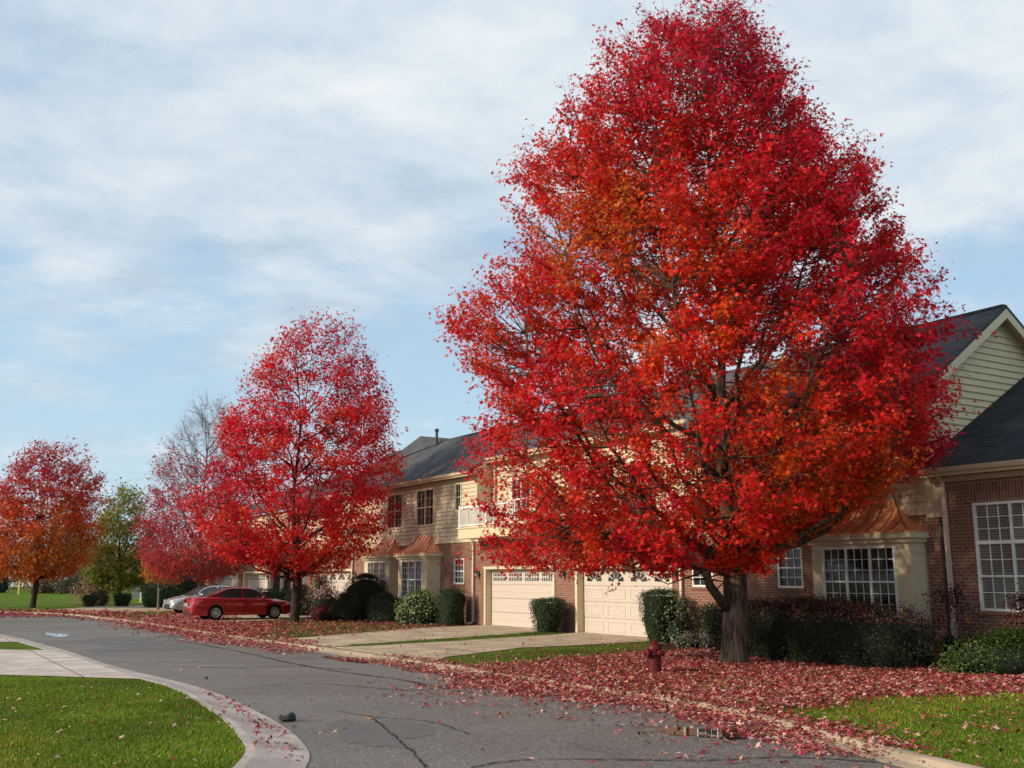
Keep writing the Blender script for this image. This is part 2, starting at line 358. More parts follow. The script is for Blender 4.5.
# ------------------------------------------------------------------ trees
def make_tree(name, label, base, Y, rows, cx, trunk_r, leader_top, n_prim, n_plume, per_plume, leaf, palette, bark, group, kind='maple5',
              fork=2.0, bare_above=None, orange=None, plume_len=(0.7, 1.6), spread=0.16, seed=1, low_limbs=(), gaps=0.0):
    rg = np.random.default_rng(seed)
    bx, by = base
    hz = []; 
    for y, xl, xr in rows:
        r = ray(cx, y); k = Y / r[1]; z = HC + r[2] * k
        hz.append((z, max(0.15, (cx - xl) / 1038. * Y), max(0.15, (xr - cx) / 1038. * Y)))
    hz.sort(); hz = np.array(hz)
    def env(z, a):      # crown radius at a height, in a direction (camera-right = 0)
        rl = np.interp(z, hz[:, 0], hz[:, 1]); rr = np.interp(z, hz[:, 0], hz[:, 2])
        base_r = (rr + rl) / 2 + (rr - rl) / 2 * np.cos(a)
        return base_r
    zlo, zhi = hz[0, 0], hz[-1, 0]
    root = empty(name, (bx, by, 0.0)); tag(root, label, 'tree', group)
    mb = MB()
    # trunk / leader
    lean = rg.normal(size=2) * 0.12
    cxoff = 0.0
    def axis(z):
        f = z / zhi; return np.array([lean[0] * f * 2 + 0.10 * sin(z * 0.9), lean[1] * f * 2 + 0.08 * cos(z * 0.7) - 0.08, z])
    zs = [0, .12, .35, .8, 1.4, fork]; rs = [trunk_r * 1.28, trunk_r * 1.14, trunk_r * 1.05, trunk_r, trunk_r * .96, trunk_r * .93]
    z = fork
    while z < leader_top:
        z += 0.7; zs.append(z); rs.append(max(0.015, trunk_r * 0.85 * max(0.0, 1 - (z - fork) / (leader_top - fork)) ** 1.1 * (0.75 if z > fork + 1.5 else 0.95)))
    mb.tube([axis(zz) - (0, 0, 0.08 if zz == 0 else 0) for zz in zs], rs, 14)
    # primary limbs
    prim = []
    ga = rg.uniform(0, 6)
    for i in range(n_prim):
        f = (i + .5) / n_prim; zt = zlo + (zhi - zlo) * (0.06 + 0.92 * f ** 0.85); a = ga + i * 2.39996
        R = env(zt, a) * rg.uniform(.68, .92)
        z0 = min(max(fork * rg.uniform(.92, 1.15), zt - 0.35 - R * rg.uniform(1.0, 1.5)), leader_top * 0.93)
        A = axis(z0); B = np.array([cos(a) * R, sin(a) * R, zt])
        out = np.array([cos(a), sin(a), 0])
        mid = A * .5 + B * .5 + out * R * 0.10 - np.array([0, 0, 0.12 * (zt - z0)]) * 1.0
        m1 = A * .75 + mid * .25 + out * .05; pts = [A, (A + mid) / 2 + out * R * .05, mid, (mid + B) / 2 - out * 0.0, B]
        # resample + wobble
        P = []
        for j in range(9):
            u = j / 8 * 4; k = min(int(u), 3); P.append(pts[k] * (1 - (u - k)) + pts[k + 1] * (u - k) + (rg.normal(size=3) * 0.05 * R / 4 if 0 < j < 8 else 0))
        r0 = trunk_r * (0.16 + 0.22 * (1 - f)) * (1.0 if R > 1 else 0.6)
        prim.append((P, r0)); mb.tube(P, [max(.008, r0 * (1 - .88 * j / 8)) for j in range(9)], 7)
    for P, r0 in low_limbs:
        P = [np.array(p, float) for p in P]; prim.append((P, r0)); mb.tube(P, [max(.02, r0 * (1 - .75 * j / (len(P) - 1))) for j in range(len(P))], 9)
    nodes = []; 
    for pi_, (P, r0) in enumerate(prim):
        for j in range(1, len(P)):
            for uu in (1, .75, .5, .25):
                q_ = np.array(P[j]) * uu + np.array(P[j - 1]) * (1 - uu)
                if j > 1 or uu > .6: nodes.append((*q_, pi_, j))
    for zz in zs[6:]: nodes.append((*axis(zz), -1, 0))
    nodes = np.array(nodes)
    # plumes: leafy shoots whose tips fill the envelope, denser near its skin
    LC = []; LN = []; LS = []; LCo = []
    pal = [np.array(c) for c in palette]
    for i in range(n_plume):
        # sample a height by crown area
        while True:
            zt = rg.uniform(zlo, zhi); a = rg.uniform(0, 2 * pi); R = env(zt, a)
            if rg.random() < (R / 4.0 + .10) * (1 - .55 * max(0, (zt - zlo) / (zhi - zlo) - .6) / .4): break
        if vnoise(np.array([[cos(a) * R * .8, sin(a) * R * .8, zt * 1.25]]), .55, seed + 7)[0] < .36 and rg.random() < gaps: continue
        wob = 1 + 0.15 * (vnoise(np.array([[cos(a) * 2, sin(a) * 2, zt * 0.55]]), 1.1, seed)[0] * 2 - 1)
        q = rg.random(); rr = R * wob * (0.26 + 0.70 * q ** 0.55)
        tip = np.array([cos(a) * rr, sin(a) * rr, zt])
        d2 = ((nodes[:, :3] - tip) ** 2).sum(1); low = nodes[:, 2] > tip[2] - 0.15; rad_ = np.hypot(nodes[:, 0], nodes[:, 1]) > rr + 0.2
        k = int(np.argmin(d2 + low * 4.0 + rad_ * 4.0)); A = nodes[k, :3].copy()
        L = np.linalg.norm(tip - A)
        dirr = (tip - A) / (L + 1e-6)
        outd = np.array([cos(a), sin(a), 0.35 + 0.9 * max(0, (zt - zlo) / (zhi - zlo) - .35)]); outd /= np.linalg.norm(outd)
        mid = (A + tip) / 2 - outd * L * .08 + rg.normal(size=3) * L * .05 - np.array([0, 0, .06 * L])
        mb.tube([A, mid, tip], [max(.006, min(.045, .011 * L + .006)) * (trunk_r / .3), .010 * (trunk_r / .3) + .003, .004], 4, cap=False)
        bare = 0.0
        if bare_above is not None: bare = np.clip((zt - bare_above[0]) / (bare_above[1] - bare_above[0]), 0, 1)
        pl = rg.uniform(*plume_len) * (1 + .5 * max(0, (zt - zlo) / (zhi - zlo) - .6))
        pd = dirr * .5 + outd * .7 + np.array([0, 0, .30]) + rg.normal(size=3) * .16; pd /= np.linalg.norm(pd)
        end = tip + pd * pl * .45
        # twigs
        nt = 5
        tw = []
        for j in range(nt):
            u = rg.uniform(0, .85); st = tip * (1 - u) + end * u - pd * pl * .35
            td = pd + rg.normal(size=3) * .42; td /= np.linalg.norm(td); tw.append((st, st + td * pl * rg.uniform(.3, .6)))
        tw.append((tip, end))
        for (p, q2) in tw: mb.tube([p, q2], [.006 * (trunk_r / .3) ** .5, .0025], 3, cap=False)
        m = int(per_plume * rg.uniform(.45, 1.45) * (1 - .45 * max(0, (zt - zlo) / (zhi - zlo) - .6) / .4) * (1 - bare) ** 1.5 * (1.0 if q > .25 else .7))
        if m < 1: continue
        ti = rg.integers(0, len(tw), m); tu = rg.uniform(0.1, 1.05, m)[:, None]
        P0 = np.array([tw[j][0] for j in ti]); P1 = np.array([tw[j][1] for j in ti])
        c = P0 * (1 - tu) + P1 * tu + rg.normal(size=(m, 3)) * spread * np.array([1, 1, .7]); c[:, 2] -= .04
        LC.append(c)
        nn = rg.normal(size=(m, 3)) * .75 + np.array([0, 0, .55]) + outd * .55
        LN.append(nn); LS.append(leaf * rg.uniform(.6, 1.25, m))
        # colour: a hue for the shoot, then leaf to leaf
        hn = vnoise(tip[None] + 31.7, 0.42, seed + 3)[0]
        w = rg.normal(0, .10) + (hn - .5) * .7
        if orange is not None: w += orange(tip[0], tip[1], zt, rr / max(R, .1))
        wv = np.clip(w + rg.normal(0, .10, m) + .5, 0, .999) * (len(pal) - 1); i0 = wv.astype(int); fr = (wv - i0)[:, None]
        PA = np.array(pal); cc = PA[i0] * (1 - fr) + PA[np.minimum(i0 + 1, len(pal) - 1)] * fr
        LCo.append(cc * rg.uniform(.72, 1.22, (m, 1)))
    mb.build('trunk', bark, root, smooth=True)
    V, Fc, Cc = leaf_cloud(np.vstack(LC), np.vstack(LN), np.concatenate(LS), np.vstack(LCo), kind)
    fast_mesh('crown', V, Fc, Cc, 'maple_leaf', root)
    return root
RED = [(0.50, 0.006, 0.040), (0.62, 0.008, 0.030), (0.72, 0.012, 0.018), (0.72, 0.028, 0.010), (0.70, 0.085, 0.008), (0.62, 0.16, 0.010)]
big_rows = [(20, 668, 742), (45, 628, 772), (70, 602, 796), (110, 562, 826), (150, 532, 845), (200, 512, 866), (250, 498, 895), (300, 468, 918), (350, 455, 935), (400, 450, 950),
            (435, 452, 955), (465, 458, 944), (488, 464, 912), (508, 466, 872), (528, 470, 818), (545, 478, 778), (558, 498, 752), (569, 535, 735)]
Yb = 24.05; bigb = (5.06 - 0.0, 24.05)
def orb(x, y, z, q): return 0.20 * math.exp(-((x + 2.2) / 2.2) ** 2 - ((z - 8.2) / 2.2) ** 2) + 0.36 * math.exp(-((x + .4) / 2.6) ** 2 - ((z - 5.0) / 2.4) ** 2) - .05 - .06 * max(0, x - 2.6) - .035 * max(0, z - 9.5)
big_tree = make_tree('maple_tree', 'tallest maple, huge crimson and orange crown, thick trunk beside the fire hydrant', bigb, Yb, big_rows, 728, 0.295, 13.4, 54, 2900, 96, 0.074, RED, 'bark',
          'red maples along the street', fork=2.1, orange=orb, seed=11, spread=.105, plume_len=(.8, 1.7),
          gaps=.5, low_limbs=[([(-.15, -.15, 1.25), (-.55, -.35, 1.75), (-.75, -.45, 2.4), (-1.2, -.5, 2.75), (-1.9, -.6, 3.2), (-2.6, -.7, 3.8)], .12),
                     ([(-.1, -.1, 2.1), (-.6, -.2, 2.35), (-1.3, .1, 2.6), (-2.2, .3, 2.9), (-3.4, .3, 3.3)], .12),
                     ([(.1, -.1, 2.2), (.9, -.5, 2.9), (1.9, -.8, 3.5), (3.0, -.9, 4.0)], .10)])
# ------------------------------------------------------------------ setting: ground, road, lawns, kerbs, drives
def sheet(name, poly, z, m, kind='structure', skirt=0.0):
    mb = MB(); n = len(poly); mb.add([(p[0], p[1], z) for p in poly], [tuple(range(n))])
    if skirt:
        for i in range(n):
            a = poly[i]; b = poly[(i + 1) % n]; mb.quad((a[0], a[1], z), (b[0], b[1], z), (b[0], b[1], z - skirt), (a[0], a[1], z - skirt))
    me_o = mb.build(name, m)
    import bmesh
    bm = bmesh.new(); bm.from_mesh(me_o.data); bmesh.ops.triangulate(bm, faces=[f for f in bm.faces if len(f.verts) > 4])
    bmesh.ops.recalc_face_normals(bm, faces=bm.faces)
    top = [f for f in bm.faces if abs(f.normal.z) > .9 and f.normal.z < 0]; bmesh.ops.reverse_faces(bm, faces=top)
    bm.to_mesh(me_o.data); bm.free()
    if kind: me_o['kind'] = kind
    return me_o
def smooth_line(pts, n=6):
    pts = [np.array(p[:2], float) for p in pts]; out = []
    for i in range(len(pts) - 1):
        p0 = pts[max(i - 1, 0)]; p1 = pts[i]; p2 = pts[i + 1]; p3 = pts[min(i + 2, len(pts) - 1)]
        for k in range(n):
            t = k / n; out.append(tuple(.5 * ((2 * p1) + (p2 - p0) * t + (2 * p0 - 5 * p1 + 4 * p2 - p3) * t * t + (3 * p1 - p0 - 3 * p2 + p3) * t ** 3)))
    out.append(tuple(pts[-1])); return out
sheet('ground', [(-900, -300), (900, -300), (900, 1500), (-900, 1500)], -0.25, 'base_soil')
# left kerb: roadside edge and grass-side edge
L_out = smooth_line([(-90, 62), (-50, 52.5), (-31, 46.6), (-20.2, 39.6), (-13.9, 31.6), (-9.3, 24.6), (-5.86, 19.9), (-3.78, 16.1), (-2.69, 13.6), (-2.25, 11.7), (-2.3, 9.0), (-3.2, 6.0), (-6, 3.2), (-11, 1.5), (-30, 0.2)])
L_in = smooth_line([(-90, 61.3), (-50, 51.8), (-31, 45.9), (-20.4, 38.7), (-14.2, 30.8), (-9.7, 23.9), (-6.4, 19.4), (-4.5, 15.8), (-3.45, 13.4), (-2.95, 11.7), (-2.95, 9.2), (-3.8, 6.6), (-6.4, 3.9), (-11.2, 2.2), (-30, 0.9)])
Rr = [fw(60, 13)[:2], fw(34, 12.6)[:2], fw(26, 12.1)[:2], fw(22.4, 11.55)[:2], fw(20.3, 10.9)[:2], fw(17.2, 10.3)[:2], fw(12, 10.4)[:2], fw(7.7, 10.5)[:2], fw(0, 10.9)[:2], fw(-8, 11.3)[:2], fw(-18, 11.5)[:2], (-20.5, 51.5), (-24.5, 56.5), (-31, 60.5), (-45, 65.5), (-95, 80)]
R_edge = smooth_line(Rr, 5)
road_poly = [(40, -30)] + [(60, -12)] + [p for p in R_edge[:]] + [(-95, 60)] + [p for p in L_out[::1]] + [(-30, -30)]
def offset(line, d):
    out = []
    for i, p in enumerate(line):
        a = np.array(line[max(i - 1, 0)]); b = np.array(line[min(i + 1, len(line) - 1)]); t = (b - a) / (np.linalg.norm(b - a) + 1e-9); out.append((p[0] + t[1] * d, p[1] - t[0] * d))
    return out
sheet('road', [(-900, -200), (900, -200), (900, 300), (-900, 300)], -0.10, 'asphalt')
R_kin = offset(R_edge, 0.34)      # grass side of the right kerb (away from the road)
lawnR = [p for p in R_kin] + [(-800, 250), (-800, 1200), (800, 1200), (800, -60)]
sheet('lawn_right', lawnR, 0.0, 'lawn_green', skirt=.2)
lawnL = [p for p in L_in] + [(-300, 0.9), (-300, 80)]
sheet('lawn_left', lawnL, 0.0, 'lawn_green', skirt=.2)
def strip(name, A, B, zA, zB, m, mids=None):
    """kerb: profile from the road side (A) to the grass side (B)"""
    mb = MB(); n = len(A)
    prof = mids or [(0, zA), (1, zB)]
    for i in range(n - 1):
        for j in range(len(prof) - 1):
            u0, z0 = prof[j]; u1, z1 = prof[j + 1]
            def P(k, u, z): return (A[k][0] * (1 - u) + B[k][0] * u, A[k][1] * (1 - u) + B[k][1] * u, z)
            mb.quad(P(i, u0, z0), P(i, u1, z1), P(i + 1, u1, z1), P(i + 1, u0, z0))
    o = mb.build(name, m); o['kind'] = 'structure'; return o
strip('kerb_left', L_out, L_in, 0, 0, 'kerb_concrete', [(0, -.12), (0, -.09), (.25, -.075), (.6, -.035), (.85, .006), (1.0, .012), (1.02, -.1)])
strip('kerb_right', R_edge, R_kin, 0, 0, 'kerb_tan', [(0, -.12), (0, -.09), (.4, -.07), (.6, 0.0), (.75, .012), (1.0, .012), (1.03, -.1)])
# a drier, leaf-strewn verge, beds and drives laid on the lawn
def fpoly(name, pts, z, m, skirt=0.0): return sheet(name, [fw(s, t)[:2] for s, t in pts], z, m, skirt=skirt)
fpoly('verge', [(-21, 10.5), (-18, 10.6), (-8, 10.6), (-2.5, 10.2), (-4.9, 6.2), (-6.6, 3), (-7.4, .6), (-12, 3.2), (-20, 3.5), (-26, 6)], .006, 'lawn_dry')
fpoly('planting_bed', [(-21, 0), (-7.2, 0), (-6.8, 2.2), (-11, 3.2), (-16, 4.6), (-20.5, 2.5)], .010, 'mulch')
fpoly('planting_bed', [(5.2, 0), (24, 0), (24, 2.6), (17, 2.4), (14.6, 2.4), (12.5, 4.0), (8.5, 3.2), (5.6, 1.6)], .010, 'mulch')
fpoly('planting_bed', [(-1.75, 0), (-.35, 0), (.2, 1.6), (-1.2, 1.8)], .010, 'mulch')
d1 = [(-7.0, .25), (-7.0, 0), (-6.2, 3), (-4.6, 5.9), (-2.2, 9.2), (-1.6, 10.35), (2.3, 10.25), (1.9, 9.3), (.2, 5), (-1.9, 0), (-1.9, .25)]
fpoly('driveway', [(-7.0, -.3), (-6.3, 3), (-4.6, 5.9), (-2.4, 9.2), (-2.0, 10.42), (2.5, 10.25), (1.7, 9.3), (.2, 5), (-1.75, -.3)], .020, 'drive_concrete', .1)
fpoly('driveway', [(-.36, -.3), (.8, 2.6), (1.9, 6.5), (2.5, 9.3), (2.52, 10.24), (8.3, 10.0), (7.3, 9.3), (5.4, 5.9), (4.95, -.3)], .020, 'drive_concrete', .1)
fpoly('driveway', [(-27, -.3), (-26, 4), (-22, 10.4), (-19.5, 11.0), (-12.5, 10.9), (-15, 8), (-20.6, -.3)], .020, 'drive_concrete', .1)
fpoly('driveway', [(-47.2, -.3), (-44, 9), (-38, 12), (-30, 11.5), (-34.8, -.3)], .020, 'drive_concrete', .1)
sheet('driveway_slab', [(-60, 21.6), (-10.26, 21.3), (-7.2, 20.45), (-12.25, 28.25), (-13.9, 28.6), (-60, 29.3)], .016, 'slab_concrete')
sheet('path', [(-60, 32.6), (-14.9, 31.9), (-17.5, 35.2), (-60, 37.0)], .016, 'slab_concrete')
# patches, cracks and puddles on the road
def blob(cx, cy, rx, ry, ang, n=44, jag=.45, seed=0):
    r_ = random.Random(seed); ph = [r_.uniform(0, 6) for _ in range(4)]; out = []
    for k in range(n):
        a = 2 * pi * k / n; r = 1 + jag * (.5 * sin(2 * a + ph[0]) + .35 * sin(3 * a + ph[1]) + .3 * sin(5 * a + ph[2]) + .2 * sin(9 * a + ph[3])) + r_.uniform(-.12, .12)
        x = cos(a) * rx * r; y = sin(a) * ry * r; out.append((cx + x * cos(ang) - y * sin(ang), cy + x * sin(ang) + y * cos(ang)))
    return out
RZ = -0.10
def rp(px, py): return gp(px, py, RZ)[:2]
for k, (px, py, rx, ry) in enumerate([(150, 648, 1.2, 1.6), (380, 732, .55, 1.4), (120, 641, 1.4, 1.8)]):
    p = rp(px, py); sheet('road_patch', blob(p[0], p[1], rx, ry, .3, seed=k + 3), RZ + .004, 'asphalt_patch')
pud = [([(655, 729), (680, 727), (700, 729), (730, 728), (762, 730), (785, 733), (752, 738), (735, 740), (700, 737), (672, 735)], 1), ([(322, 657), (335, 656), (352, 659), (372, 661), (366, 663.5), (340, 661)], 2),
       ([(45, 633), (58, 633.5), (70, 635.5), (62, 637.2), (48, 635.5)], 3)]
for P_, k in pud:
    ln = smooth_line([rp(*p) for p in P_] + [rp(*P_[0])], 5)[:-1]
    ln = [(x + .03 * sin(i * 2.3 + k), y + .05 * sin(i * 1.7)) for i, (x, y) in enumerate(ln)]
    sheet('puddle', ln, RZ + .008, 'puddle_water')
def crack(P_, w, seed):
    r_ = random.Random(seed); pts = smooth_line([rp(*p) for p in P_], 10); A = []; B = []
    for i, p in enumerate(pts):
        a = np.array(pts[max(i - 1, 0)]); b = np.array(pts[min(i + 1, len(pts) - 1)]); t = (b - a) / (np.linalg.norm(b - a) + 1e-9); nrm = np.array([t[1], -t[0]])
        ww = w * r_.uniform(.3, 1.1); off = nrm * r_.uniform(-.02, .02); A.append(np.array(p) + off + nrm * ww / 2); B.append(np.array(p) + off - nrm * ww / 2)
    mb = MB()
    for i in range(len(pts) - 1): mb.quad((*A[i], RZ + .012), (*A[i + 1], RZ + .012), (*B[i + 1], RZ + .012), (*B[i], RZ + .012))
    o = mb.build('road_crack', 'tar'); o['kind'] = 'structure'
crack([(470, 768), (520, 761), (600, 760), (700, 761), (790, 758), (880, 763)], .045, 1)
crack([(175, 640), (230, 650), (290, 663), (340, 672), (400, 680), (450, 690)], .06, 2)
crack([(180, 667), (240, 668), (300, 667), (350, 670)], .05, 3)
crack([(260, 686), (320, 684), (400, 690), (470, 688), (540, 694), (620, 705)], .04, 4)
crack([(370, 716), (392, 735), (410, 750), (425, 768)], .035, 5)
crack([(340, 712), (380, 718), (430, 722), (470, 735)], .03, 6)
# ------------------------------------------------------------------ houses (local x along the row, y away from the street, z up)
def lx(s, t, z): return (s, -t, z)
def house(name, label):
    o = empty(name, tuple(O), FANG); tag(o, label, 'house'); return o
def wall_mb(mb, s0, s1, z0, z1, t, holes, depth=.12, mi=0):
    """front wall in the plane t with openings and their reveals"""
    xs = sorted({s0, s1, *[h[0] for h in holes], *[h[1] for h in holes]}); zs = sorted({z0, z1, *[h[2] for h in holes], *[h[3] for h in holes]})
    for i in range(len(xs) - 1):
        for j in range(len(zs) - 1):
            cx_ = (xs[i] + xs[i + 1]) / 2; cz = (zs[j] + zs[j + 1]) / 2
            if any(h[0] < cx_ < h[1] and h[2] < cz < h[3] for h in holes): continue
            if not (s0 <= cx_ <= s1 and z0 <= cz <= z1): continue
            mb.quad(lx(xs[i], t, zs[j]), lx(xs[i + 1], t, zs[j]), lx(xs[i + 1], t, zs[j + 1]), lx(xs[i], t, zs[j + 1]), mi)
    for h in holes:
        a, b, c, d = h[:4]; dp = h[4] if len(h) > 4 else depth
        mb.quad(lx(a, t, c), lx(a, t, d), lx(a, t - dp, d), lx(a, t - dp, c), mi); mb.quad(lx(b, t, c), lx(b, t - dp, c), lx(b, t - dp, d), lx(b, t, d), mi)
        mb.quad(lx(a, t, d), lx(b, t, d), lx(b, t - dp, d), lx(a, t - dp, d), mi); mb.quad(lx(a, t, c), lx(a, t - dp, c), lx(b, t - dp, c), lx(b, t, c), mi)
def siding_mb(mb, s0, s1, z0, z1, t, holes=(), step=.18):
    """lapped boards: each board leans out towards its lower edge"""
    cuts = sorted({z0, z1, *[round(z0 + step * k, 4) for k in range(1, int((z1 - z0) / step) + 1)], *[q for h in holes for q in h[2:4] if z0 < q < z1]})
    for z, zt in zip(cuts[:-1], cuts[1:]):
        if zt - z < .003: continue
        fr = ((z - z0) / step + 1e-6) % 1.0; fr2 = fr + (zt - z) / step; oz = .036 * (1 - fr); ot = .036 * max(0, 1 - fr2)
        segs = [(s0, s1)]
        for h in holes:
            if h[2] < zt - .001 and h[3] > z + .001:
                ns = []
                for a, b in segs:
                    if h[1] <= a or h[0] >= b: ns.append((a, b)); continue
                    if a < h[0]: ns.append((a, h[0]))
                    if b > h[1]: ns.append((h[1], b))
                segs = ns
        for a, b in segs:
            mb.quad(lx(a, t + oz, z), lx(b, t + oz, z), lx(b, t + ot, zt), lx(a, t + ot, zt)); mb.quad(lx(a, t, z), lx(b, t, z), lx(b, t + oz, z), lx(a, t + oz, z))
def window(par, s0, s1, z0, z1, t, cols=3, rows_=2, sashes=1, glass='window_glass', fr='white_paint', w=.05, transom=None, grid=True, mu=.009):
    """double-hung window(s): casing, sashes, muntins; the pane is its child"""
    mb = MB(); T = t - .03
    mb.box(s0, s0 + w, -(T - .05), -(T + .05), z0, z1); mb.box(s1 - w, s1, -(T - .05), -(T + .05), z0, z1)
    mb.box(s0 + w, s1 - w, -(T - .05), -(T + .048), z1 - w, z1); mb.box(s0 + w, s1 - w, -(T - .05), -(T + .06), z0, z0 + w)
    pn = MB(); W_ = (s1 - s0 - 2 * w); mw = .05
    sw = (W_ - mw * (sashes - 1)) / sashes
    for k in range(sashes):
        a = s0 + w + k * (sw + mw); b = a + sw
        if k: mb.box(a - mw, a, -(T - .05), -(T + .046), z0 + w, z1 - w)
        bands = [(z0 + w, z1 - w)] if not transom else [(z0 + w, transom - .04), (transom + .04, z1 - w)]
        if transom: mb.box(a, b, -(T - .05), -(T + .044), transom - .04, transom + .04)
        for bi, (c, d) in enumerate(bands):
            hung = (bi == 0)
            mid = (c + d) / 2
            if hung: mb.box(a, b, -(T - .02), -(T + .035), mid - .022, mid + .022)
            halves = [(c, mid - .022), (mid + .022, d)] if hung else [(c, d)]
            for (e, f_) in halves:
                if not grid: continue
                nr = rows_ if hung else 3
                for q in range(1, cols): x = a + (b - a) * q / cols; mb.box(x - mu, x + mu, -(T - .005), -(T + .014), e, f_)
                for q in range(1, nr): zz = e + (f_ - e) * q / nr; mb.box(a, b, -(T - .003), -(T + .016), zz - mu, zz + mu)
    pn.quad(lx(s0 + w * .5, T - .01, z0 + w * .5), lx(s1 - w * .5, T - .01, z0 + w * .5), lx(s1 - w * .5, T - .01, z1 - w * .5), lx(s0 + w * .5, T - .01, z1 - w * .5))
    o = mb.build('window', fr, par); pn.build('pane', glass, o); return o
def garage_door(par, s0, s1, z1, style, depth=.26):
    """sectional door set back in its opening; raised ribs, a row of lights at the top"""
    T = -depth; mb = MB(); H = z1 / 4.0 if style else z1 / 4.0; n = 4
    sec = [0, z1 * .25, z1 * .5, z1 * .75, z1]
    for i in range(4):
        g = .006
        if style == 'arch':
            mb.box(s0, s1, -(T - .03), -T, sec[i] + g, sec[i + 1] - g)
            if i < 3:
                for k in range(4):
                    a = s0 + (s1 - s0) * k / 4 + .13; b = s0 + (s1 - s0) * (k + 1) / 4 - .13; m_ = (a + b) / 2
                    for (p, q) in ((a, b),):
                        mb.box(p, q, -T, -(T + .012), sec[i] + .10, sec[i] + .135); mb.box(p, q, -T, -(T + .012), sec[i + 1] - .135, sec[i + 1] - .10)
                        mb.box(p, p + .03, -T, -(T + .012), sec[i] + .135, sec[i + 1] - .135); mb.box(q - .03, q, -T, -(T + .012), sec[i] + .135, sec[i + 1] - .135)
        else:
            mb.box(s0, s1, -(T - .03), -T, sec[i] + g, sec[i + 1] - g)
            if i < 3:
                mb.box(s0 + .03, s1 - .03, -T, -(T + .010), sec[i] + .03, sec[i] + .045); mb.box(s0 + .03, s1 - .03, -T, -(T + .010), (sec[i] + sec[i + 1]) / 2 - .01, (sec[i] + sec[i + 1]) / 2 + .01)
    mb.box(s0, s1, -(T - .05), -(T - .03), 0.01, z1)
    door = mb.build('garage_door', 'door_paint', par)
    zt = sec[3]; hh = z1 * .25
    for k in range(4):
        lights = MB(); bars = MB()
        a = s0 + (s1 - s0) * k / 4 + .18; b = s0 + (s1 - s0) * (k + 1) / 4 - .18; m_ = (a + b) / 2
        if style == 'arch':
            R_ = (b - a) / 2; zb = zt + .14; Hh = hh * .60
            for q in range(5):      # five wedges of a sunburst light
                a0 = pi * (q + .10) / 5; a1 = pi * (q + .90) / 5
                pts = []
                for rr_, aa in ((.30, a0), (1, a0), (1, (a0 + a1) / 2), (1, a1), (.30, a1)): pts.append(lx(m_ - cos(aa) * R_ * rr_, T + .004, zb + sin(aa) * Hh * rr_))
                lights.add(pts, [tuple(range(5))])
        else:
            lights.quad(lx(a - .06, T + .004, zt + .15), lx(b + .06, T + .004, zt + .15), lx(b + .06, T + .004, zt + .45), lx(a - .06, T + .004, zt + .45))
            for q in range(1, 8): x = a - .06 + (b - a + .12) * q / 8; bars.box(x - .012, x + .012, -(T + .004), -(T + .018), zt + .15, zt + .45)
            bars.box(a - .06, b + .06, -(T + .005), -(T + .020), zt + .288, zt + .312)
        lights.build('door_window', 'window_glass', door)
        if bars.v: bars.build('door_window_bars', 'white_paint', door)
    return door
def garage(par, s0, s1, z1, style, depth=.26):
    garage_door(par, s0 + .06, s1 - .06, z1 - .06, style, depth)
    mb = MB()           # casing proud of the brick and lining the opening
    mb.box(s0 - .10, s0 + .03, .28, -.035, 0, z1 + .002); mb.box(s1 - .03, s1 + .10, .28, -.035, 0, z1 + .002); mb.box(s0 - .14, s1 + .14, .28, -.045, z1 + .004, z1 + .11)
    mb.box(s0 + .03, s1 - .03, .29, depth - .02, z1 - .06, z1 + .003)
    mb.build('garage_door_casing', 'cream_trim', par)
def sconce(par, s, t, z):
    mb = MB(); mb.box(s - .05, s + .05, -t, -(t + .02), z - .10, z + .12)
    mb.tube([lx(s, t + .02, z + .08), lx(s, t + .10, z + .16), lx(s, t + .16, z + .10)], .012, 6)
    mb.lathe([(.015, .12), (.11, .06), (.10, .045)], lx(s, t + .16, z), 8); mb.lathe([(.05, -.13), (.06, -.12), (.015, -.16)][::-1], lx(s, t + .16, z), 8)
    for k in range(4): a = k * pi / 2 + .8; mb.box(s + cos(a) * .075 - .006, s + cos(a) * .075 + .006, -(t + .16) + sin(a) * .075 - .006, -(t + .16) + sin(a) * .075 + .006, z - .12, z + .05)
    o = mb.build('wall_lantern', 'black_metal', par); MB().lathe([(.04, -.11), (.065, .045)], lx(s, t + .16, z), 8).build('lantern_glass', 'lamp_glass', o)
def plaque(par, s, z):
    mb = MB(); mb.lathe([(.17, 0), (.17, .03), (.15, .045), (.12, .03), (.03, .03)], (s, 0, z), 20, axis='y'); o = mb.build('round_vent', 'white_paint', par); o.rotation_euler = (0, 0, 0)
    # push it onto the street face (lathe 'y' grows away from the street)
    for v in o.data.vertices: v.co.y = -v.co.y
    return o
def downspout(par, s, t, z0, z1, offs=.35):
    mb = MB(); w = .05; T = t + .07
    mb.box(s - w, s + w, -(T - .035), -(T + .04), z0 + .12, z1 - .35)
    mb.tube([lx(s, T, z1 - .36), lx(s, T + .02, z1 - .28), lx(s, T + offs, z1 - .02), lx(s, T + offs, z1 + .02)], .05, 8); mb.tube([lx(s, T, z0 + .16), lx(s, T + .05, z0 + .07), lx(s, T + .28, z0 + .05)], .05, 8)
    for zz in (z0 + .8, (z0 + z1) / 2): mb.box(s - w - .012, s + w + .012, -t - .002, -(T + .045), zz, zz + .04)
    mb.build('downspout', 'downspout_paint', par)
def roof_quad(mb, s0, s1, t0, z0, t1, z1, th=.10):
    a, b, c, d = lx(s0, t0, z0), lx(s1, t0, z0), lx(s1, t1, z1), lx(s0, t1, z1)
    dn = lambda p: (p[0], p[1], p[2] - th)
    mb.add([a, b, c, d, dn(a), dn(b), dn(c), dn(d)], [(0, 1, 2, 3), (7, 6, 5, 4), (0, 4, 5, 1), (1, 5, 6, 2), (2, 6, 7, 3), (3, 7, 4, 0)])
